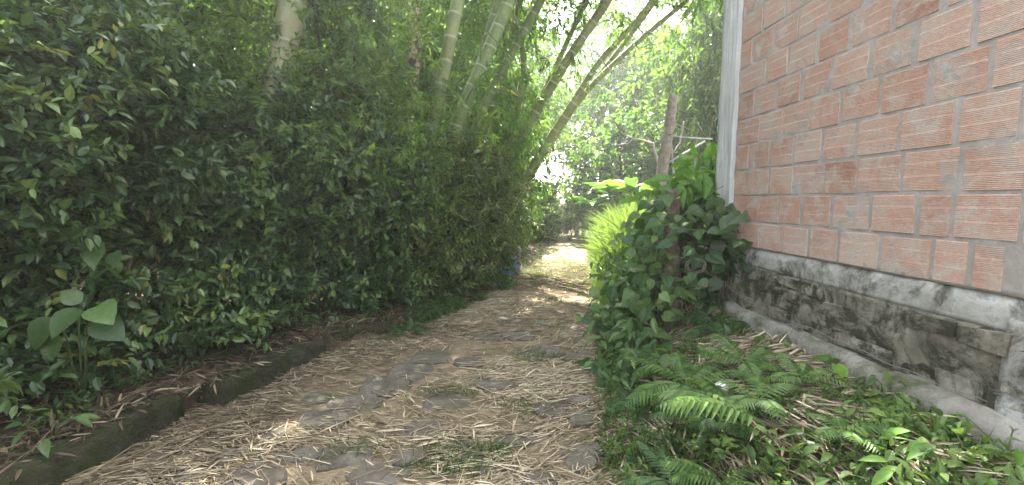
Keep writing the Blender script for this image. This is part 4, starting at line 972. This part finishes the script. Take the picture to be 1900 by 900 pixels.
# ------------------------------------------------------------------ posts, wires, small things
def log(name, a, b, ra, rb, mat, parent, rng, seg=14):
    n = 26; t = np.linspace(0, 1, n); P = a + (b - a) * t[:, None] + np.concatenate([rng.normal(size=(n, 3)) * .008 * [1, 1, 0]]); mb = MB(); mb.tube(P, np.linspace(ra, rb, n) * (1 + .06 * rng.normal(size=n)), seg); return mb.build(name, mat, parent, True)
rngs = np.random.default_rng(9)
# leaning wooden pole with its metal arm
top = at(1250, 178, 8.0); bot = at(1224, 350, 8.0); d = unit(bot - top); g = float(ground_h(bot[0], bot[1])); base = bot + d * ((bot[2] - g + .2) / -d[2])
root = empty('wooden_pole', base, 0, 'leaning weathered wooden pole with a metal arm, beyond the mossy post', 'pole')
log('shaft', np.zeros(3), top - base, .105, .085, M['pale_wood'], root, rngs)
mb = MB(); a = at(1244, 252, 7.9) - base; e = at(1322, 258, 7.9) - base; mb.tube([a, (a+e)/2 + [0, 0, -.01], e], .013, 8); mb.build('metal_arm', M['metal'], root, True)
mb = MB(); a = at(1234, 305, 7.9) - base; e = at(1308, 262, 7.9) - base; mb.tube([a, e], .018, 8); mb.build('brace', M['metal'], root, True)
mb = MB(); c = at(1241, 252, 8.0) - base; mb.tube([c + [0, 0, -.02], c + [0, 0, .02]], .104, 16); mb.build('strap', M['wire'], root, True)
# bare pale branches
def branch(paths, label, name='bare_branch', mat='white_branch', cat='branch', group=None):
    W = [np.array([at(*p[:3]) for p in q]) for q in paths]; base = W[0][0].copy(); g = float(ground_h(base[0], base[1]))
    root = None; mb = MB()
    for w_, q in zip(W, paths):
        s = np.linspace(0, len(w_) - 1, len(w_) * 4); P = np.stack([np.interp(s, np.arange(len(w_)), w_[:, i]) for i in range(3)], -1) + rngs.normal(size=(len(s), 3)) * .004
        R = np.interp(s, np.arange(len(w_)), [.38 * p[3] / F * p[2] for p in q]); mb.tube(P - base, R, 7)
    o = mb.build(name, M[mat], None, True); o.location = base; return tag(o, label, cat, group)
branch([[(1234, 400, 8.6, 7), (1230, 340, 8.6, 7), (1222, 305, 8.6, 7), (1210, 265, 8.6, 7)], [(1210, 266, 8.6, 5), (1190, 260, 8.6, 4), (1172, 256, 8.6, 4), (1152, 246, 8.6, 3)], [(1176, 257, 8.6, 3), (1165, 266, 8.6, 3), (1145, 269, 8.6, 2)]], 'forked pale bare branch reaching left from behind the wooden pole')
branch([[(1253, 400, 8.8, 5), (1250, 320, 8.8, 5), (1246, 280, 8.8, 4), (1245, 255, 8.8, 3)], [(1249, 283, 8.8, 4), (1262, 265, 8.8, 3), (1269, 225, 8.8, 3)]], 'upright pale bare branch just right of the wooden pole')
branch([[(1300, 400, 9.4, 4), (1308, 300, 9.4, 4), (1320, 240, 9.4, 3), (1326, 215, 9.4, 2)], [(1313, 262, 9.4, 3), (1290, 225, 9.4, 2), (1262, 205, 9.4, 2)]], 'thin brown dead branch near the tip of the metal arm', mat='twig')
branch([[(705, 0, 5.6, 2), (880, 60, 5.4, 3)], ], 'thin', ) if False else None
branch([[(905, 60, 6.8, 3), (920, 75, 6.8, 3), (935, 95, 6.8, 3), (945, 130, 6.8, 2), (948, 150, 6.8, 2)]], 'thin curved drooping twig hanging from the slender green culm', 'drooping_twig', 'stem')
# mossy fence post
bot = at(1250, 604, 4.4); top = at(1246, 352, 4.4); root = empty('fence_post', (bot[0], bot[1], float(ground_h(bot[0], bot[1]))), 0, 'short old mossy fence post standing in the shrubs near the house corner', 'fence post')
b0 = np.array(root.location)
log('shaft', np.array([0, 0, -.3]), top - b0, .072, .066, M['old_wood'], root, rngs)
# coil of wire and strand
cc = at(1291, 493, 4.25); th = np.linspace(0, 6.283 * 3.2, 90); rad = .085 + .012 * np.sin(th * 1.7)
mb = MB(); mb.tube(np.stack([rad * np.cos(th), .02 * np.sin(th * .9), rad * .78 * np.sin(th)], -1), .0055, 6); o = mb.build('wire_coil', M['wire'], None, True); o.location = cc; tag(o, 'small round coil of fence wire hanging between the mossy post and the wall', 'wire coil')
def strand(pts, rad, label, name='wire_strand', mat='wire'):
    W = np.array([at(*p) for p in pts]); s = np.linspace(0, len(W) - 1, 40); P = np.stack([np.interp(s, np.arange(len(W)), W[:, i]) for i in range(3)], -1); P[:, 2] += .008 * np.sin(s * 7); mb = MB(); mb.tube(P - W[0], rad, 6); o = mb.build(name, M[mat], None, True); o.location = W[0]; return tag(o, label, 'wire')
strand([(1265, 478, 4.35), (1290, 490, 4.25), (1345, 525, 4.05), (1370, 548, 3.85), (1450, 590, 3.25), (1530, 620, 2.85), (1640, 670, 2.45), (1760, 720, 2.15), (1890, 768, 1.92)], .0028, 'thin grey wire running from the mossy post down along the mossy base')
strand([(1258, 425, 4.3), (1330, 430, 4.2), (1380, 433, 4.12)], .004, 'short taut wire from the mossy post to the corner column')
strand([(1008, 518, 7.6), (1045, 524, 7.45), (1090, 533, 7.25)], .008, 'dark stick lying across the sunlit part of the path', 'stick', 'twig')['category'] = 'stick'
# stake and blue plastic at the far path edge
c = on_z(960, 512, .0); root = empty('stake', (c[0], c[1], float(path_h(c[0], c[1]))), 0, 'short pale stake at the left edge of the path next to blue plastic', 'stake')
log('shaft', np.array([0, 0, -.2]), np.array([.02, 0, .55]), .062, .058, M['pale_wood'], root, rngs); 
mb = MB(); mb.tube([(.02, 0, .548), (.02, 0, .575)], [.06, .035], 12); mb.build('cap', M['white_branch'], root, True)
c = at(944, 497, 8.6); g_ = 9; nu, nv = 14, 10; U, Vv = np.meshgrid(np.linspace(-1, 1, nu), np.linspace(-1, 1, nv), indexing='ij')
X = .17 * U; Z = .15 * Vv + .07 * U + .01 * waves(U * 2, Vv * 2, 3, 5, 2.); Yv = .03 * waves(U * 2, Vv * 2, 5, 5, 2.0)
V = np.stack([X, Yv, Z], -1).reshape(-1, 3); V = np.concatenate([V, V + [0, .012, 0]]); I = np.arange(nu * nv).reshape(nu, nv); n_ = nu * nv
Q = np.stack([I[:-1, :-1], I[1:, :-1], I[1:, 1:], I[:-1, 1:]], -1).reshape(-1, 4); fs = [tuple(q) for q in Q] + [tuple((q + n_)[::-1]) for q in Q]
rim = np.concatenate([I[:, 0], I[-1, 1:], I[-2::-1, -1], I[0, -2:0:-1]]); fs += [(rim[k], rim[k-1], rim[k-1] + n_, rim[k] + n_) for k in range(len(rim))]
mb = MB(); mb.add(V, fs); o = mb.build('plastic_sheet', M['blue'], None, True); o.location = (c[0], c[1], max(c[2], .2)); tag(o, 'crumpled bright blue plastic sheet caught under the hedge end', 'plastic sheet')
# white scrap of plastic on the bank
c = at(1338, 690, 2.85); n_ = 9; th = np.arange(n_) / n_ * 6.283; P = np.stack([.06 * np.cos(th) * (1 + .3 * rngs.normal(size=n_)), .045 * np.sin(th), .012 * rngs.normal(size=n_) + .02], -1); V = np.concatenate([[[0, 0, .05]], P, P * [1, 1, 0]]); fs = [(0, 1 + k, 1 + (k+1) % n_) for k in range(n_)] + [(1 + k, 1 + n_ + k, 1 + n_ + (k+1) % n_, 1 + (k+1) % n_) for k in range(n_)]
mb = MB(); mb.add(V, fs); o = mb.build('plastic_scrap', M['white_plastic'], None); o.location = (c[0], c[1], float(ground_h(c[0], c[1])) + .05); tag(o, 'crumpled scrap of white plastic lying on the bank', 'plastic scrap')

# banana plants
def banana(base, n, h, ln, label, seed, mat='banana'):
    rng = np.random.default_rng(seed); root = empty('banana_plant', base, 0, label, 'banana plant', 'banana plants beyond the tall grass'); mb = MB(); mb.tube([(0, 0, -.2), (.02, 0, h * .5), (0, 0, h * .8)], [.08, .06, .035], 10); mb.build('stem', M['stem'], root, True)
    T = tpl([(.08, .10), (.25, .17), (.5, .2), (.75, .16), (.92, .08)], .35, .55)
    for i in range(n):
        th = i * 2.4 + rng.normal() * .2; d = np.array([math.cos(th), math.sin(th), rng.uniform(.35, 1.3)]); V, L, C, A = scatter(T, np.array([[0, 0, h * .75]]), d[None], np.array([[-math.cos(th) * .7, -math.sin(th) * .7, 1.0]]), ln * rng.uniform(.75, 1.1), None, [rng.uniform(.2, .9)])
        mesh_obj('leaf', V, L, C, M[mat], root, {'tint': A}, True)
    return root
for i, (px, Y, n, h, ln, lab) in enumerate([(1098, 15.2, 7, 1.75, .95, 'bright banana plant with upright leaves at the left of its group'), (1132, 14.6, 8, 1.9, 1.0, 'banana plant in the middle of its group behind the tall grass'), (1170, 13.8, 8, 1.7, 1.0, 'banana plant with drooping leaves nearest the wooden pole')]):
    banana(bg(px, Y), n, h, ln, lab, 500 + i)

# ------------------------------------------------------------------ camera, light, sky
cam = bpy.data.cameras.new('camera'); co = bpy.data.objects.new('camera', cam); COL.objects.link(co); SC.camera = co
co.location = (0, 0, EYE); co.rotation_euler = (math.pi / 2 - PITCH, 0, 0); cam.sensor_width = 36; cam.lens = 36 * F / 1900; cam.clip_start = .05; cam.clip_end = 600
s = bpy.data.lights.new('sun', 'SUN'); so = bpy.data.objects.new('sun', s); COL.objects.link(so); s.energy = 5.0; s.angle = math.radians(.5); s.color = (1, .95, .86)
dv = Vector((math.sin(SUN_AZ) * math.cos(SUN_EL), math.cos(SUN_AZ) * math.cos(SUN_EL), math.sin(SUN_EL))); so.rotation_euler = dv.to_track_quat('Z', 'Y').to_euler(); so.location = (0, 0, 30)
wd = bpy.data.worlds.new('World'); SC.world = wd; wd.use_nodes = True; nt = wd.node_tree; nt.nodes.clear()
sk = nt.nodes.new('ShaderNodeTexSky'); sk.sky_type = 'NISHITA'; sk.sun_disc = False; sk.sun_elevation = SUN_EL; sk.sun_rotation = SUN_AZ; sk.dust_density = 3.0; sk.air_density = 1.0
bgn = nt.nodes.new('ShaderNodeBackground'); bgn.inputs[1].default_value = .15; wo = nt.nodes.new('ShaderNodeOutputWorld'); bw = nt.nodes.new('ShaderNodeRGBToBW'); nt.links.new(sk.outputs[0], bw.inputs[0]); vm = nt.nodes.new('ShaderNodeMix'); vm.data_type = 'RGBA'; vm.inputs[0].default_value = .72; nt.links.new(sk.outputs[0], vm.inputs[6]); wm = nt.nodes.new('ShaderNodeMix'); wm.data_type = 'RGBA'; wm.blend_type = 'MULTIPLY'; wm.inputs[0].default_value = 1; wm.inputs[7].default_value = (1.05, 1.05, 1.0, 1); nt.links.new(bw.outputs[0], wm.inputs[6]); nt.links.new(wm.outputs[2], vm.inputs[7]); nt.links.new(vm.outputs[2], bgn.inputs[0]); nt.links.new(bgn.outputs[0], wo.inputs[0])
m, nt, nd, lk = nmat('haze_air'); v = nd.new('ShaderNodeVolumePrincipled'); v.inputs['Color'].default_value = (.93, .96, .94, 1); v.inputs['Density'].default_value = .0026; v.inputs['Anisotropy'].default_value = .5
lk.new(v.outputs[0], nd.new('ShaderNodeOutputMaterial').inputs['Volume'])
mb = MB(); mb.box((-130, -45, -3), (130, 170, 16)); tag(mb.build('haze', m), kind='stuff')
SC.cycles.volume_bounces = 0; SC.cycles.volume_step_rate = 4
SC.view_settings.view_transform = 'Standard'; SC.view_settings.look = 'None'; SC.view_settings.exposure = 3.3; SC.view_settings.gamma = 1
SC.render.engine = 'CYCLES'; SC.cycles.use_denoising = True; SC.cycles.max_bounces = 6; SC.cycles.diffuse_bounces = 4; SC.cycles.transmission_bounces = 4; SC.cycles.sample_clamp_indirect = 6
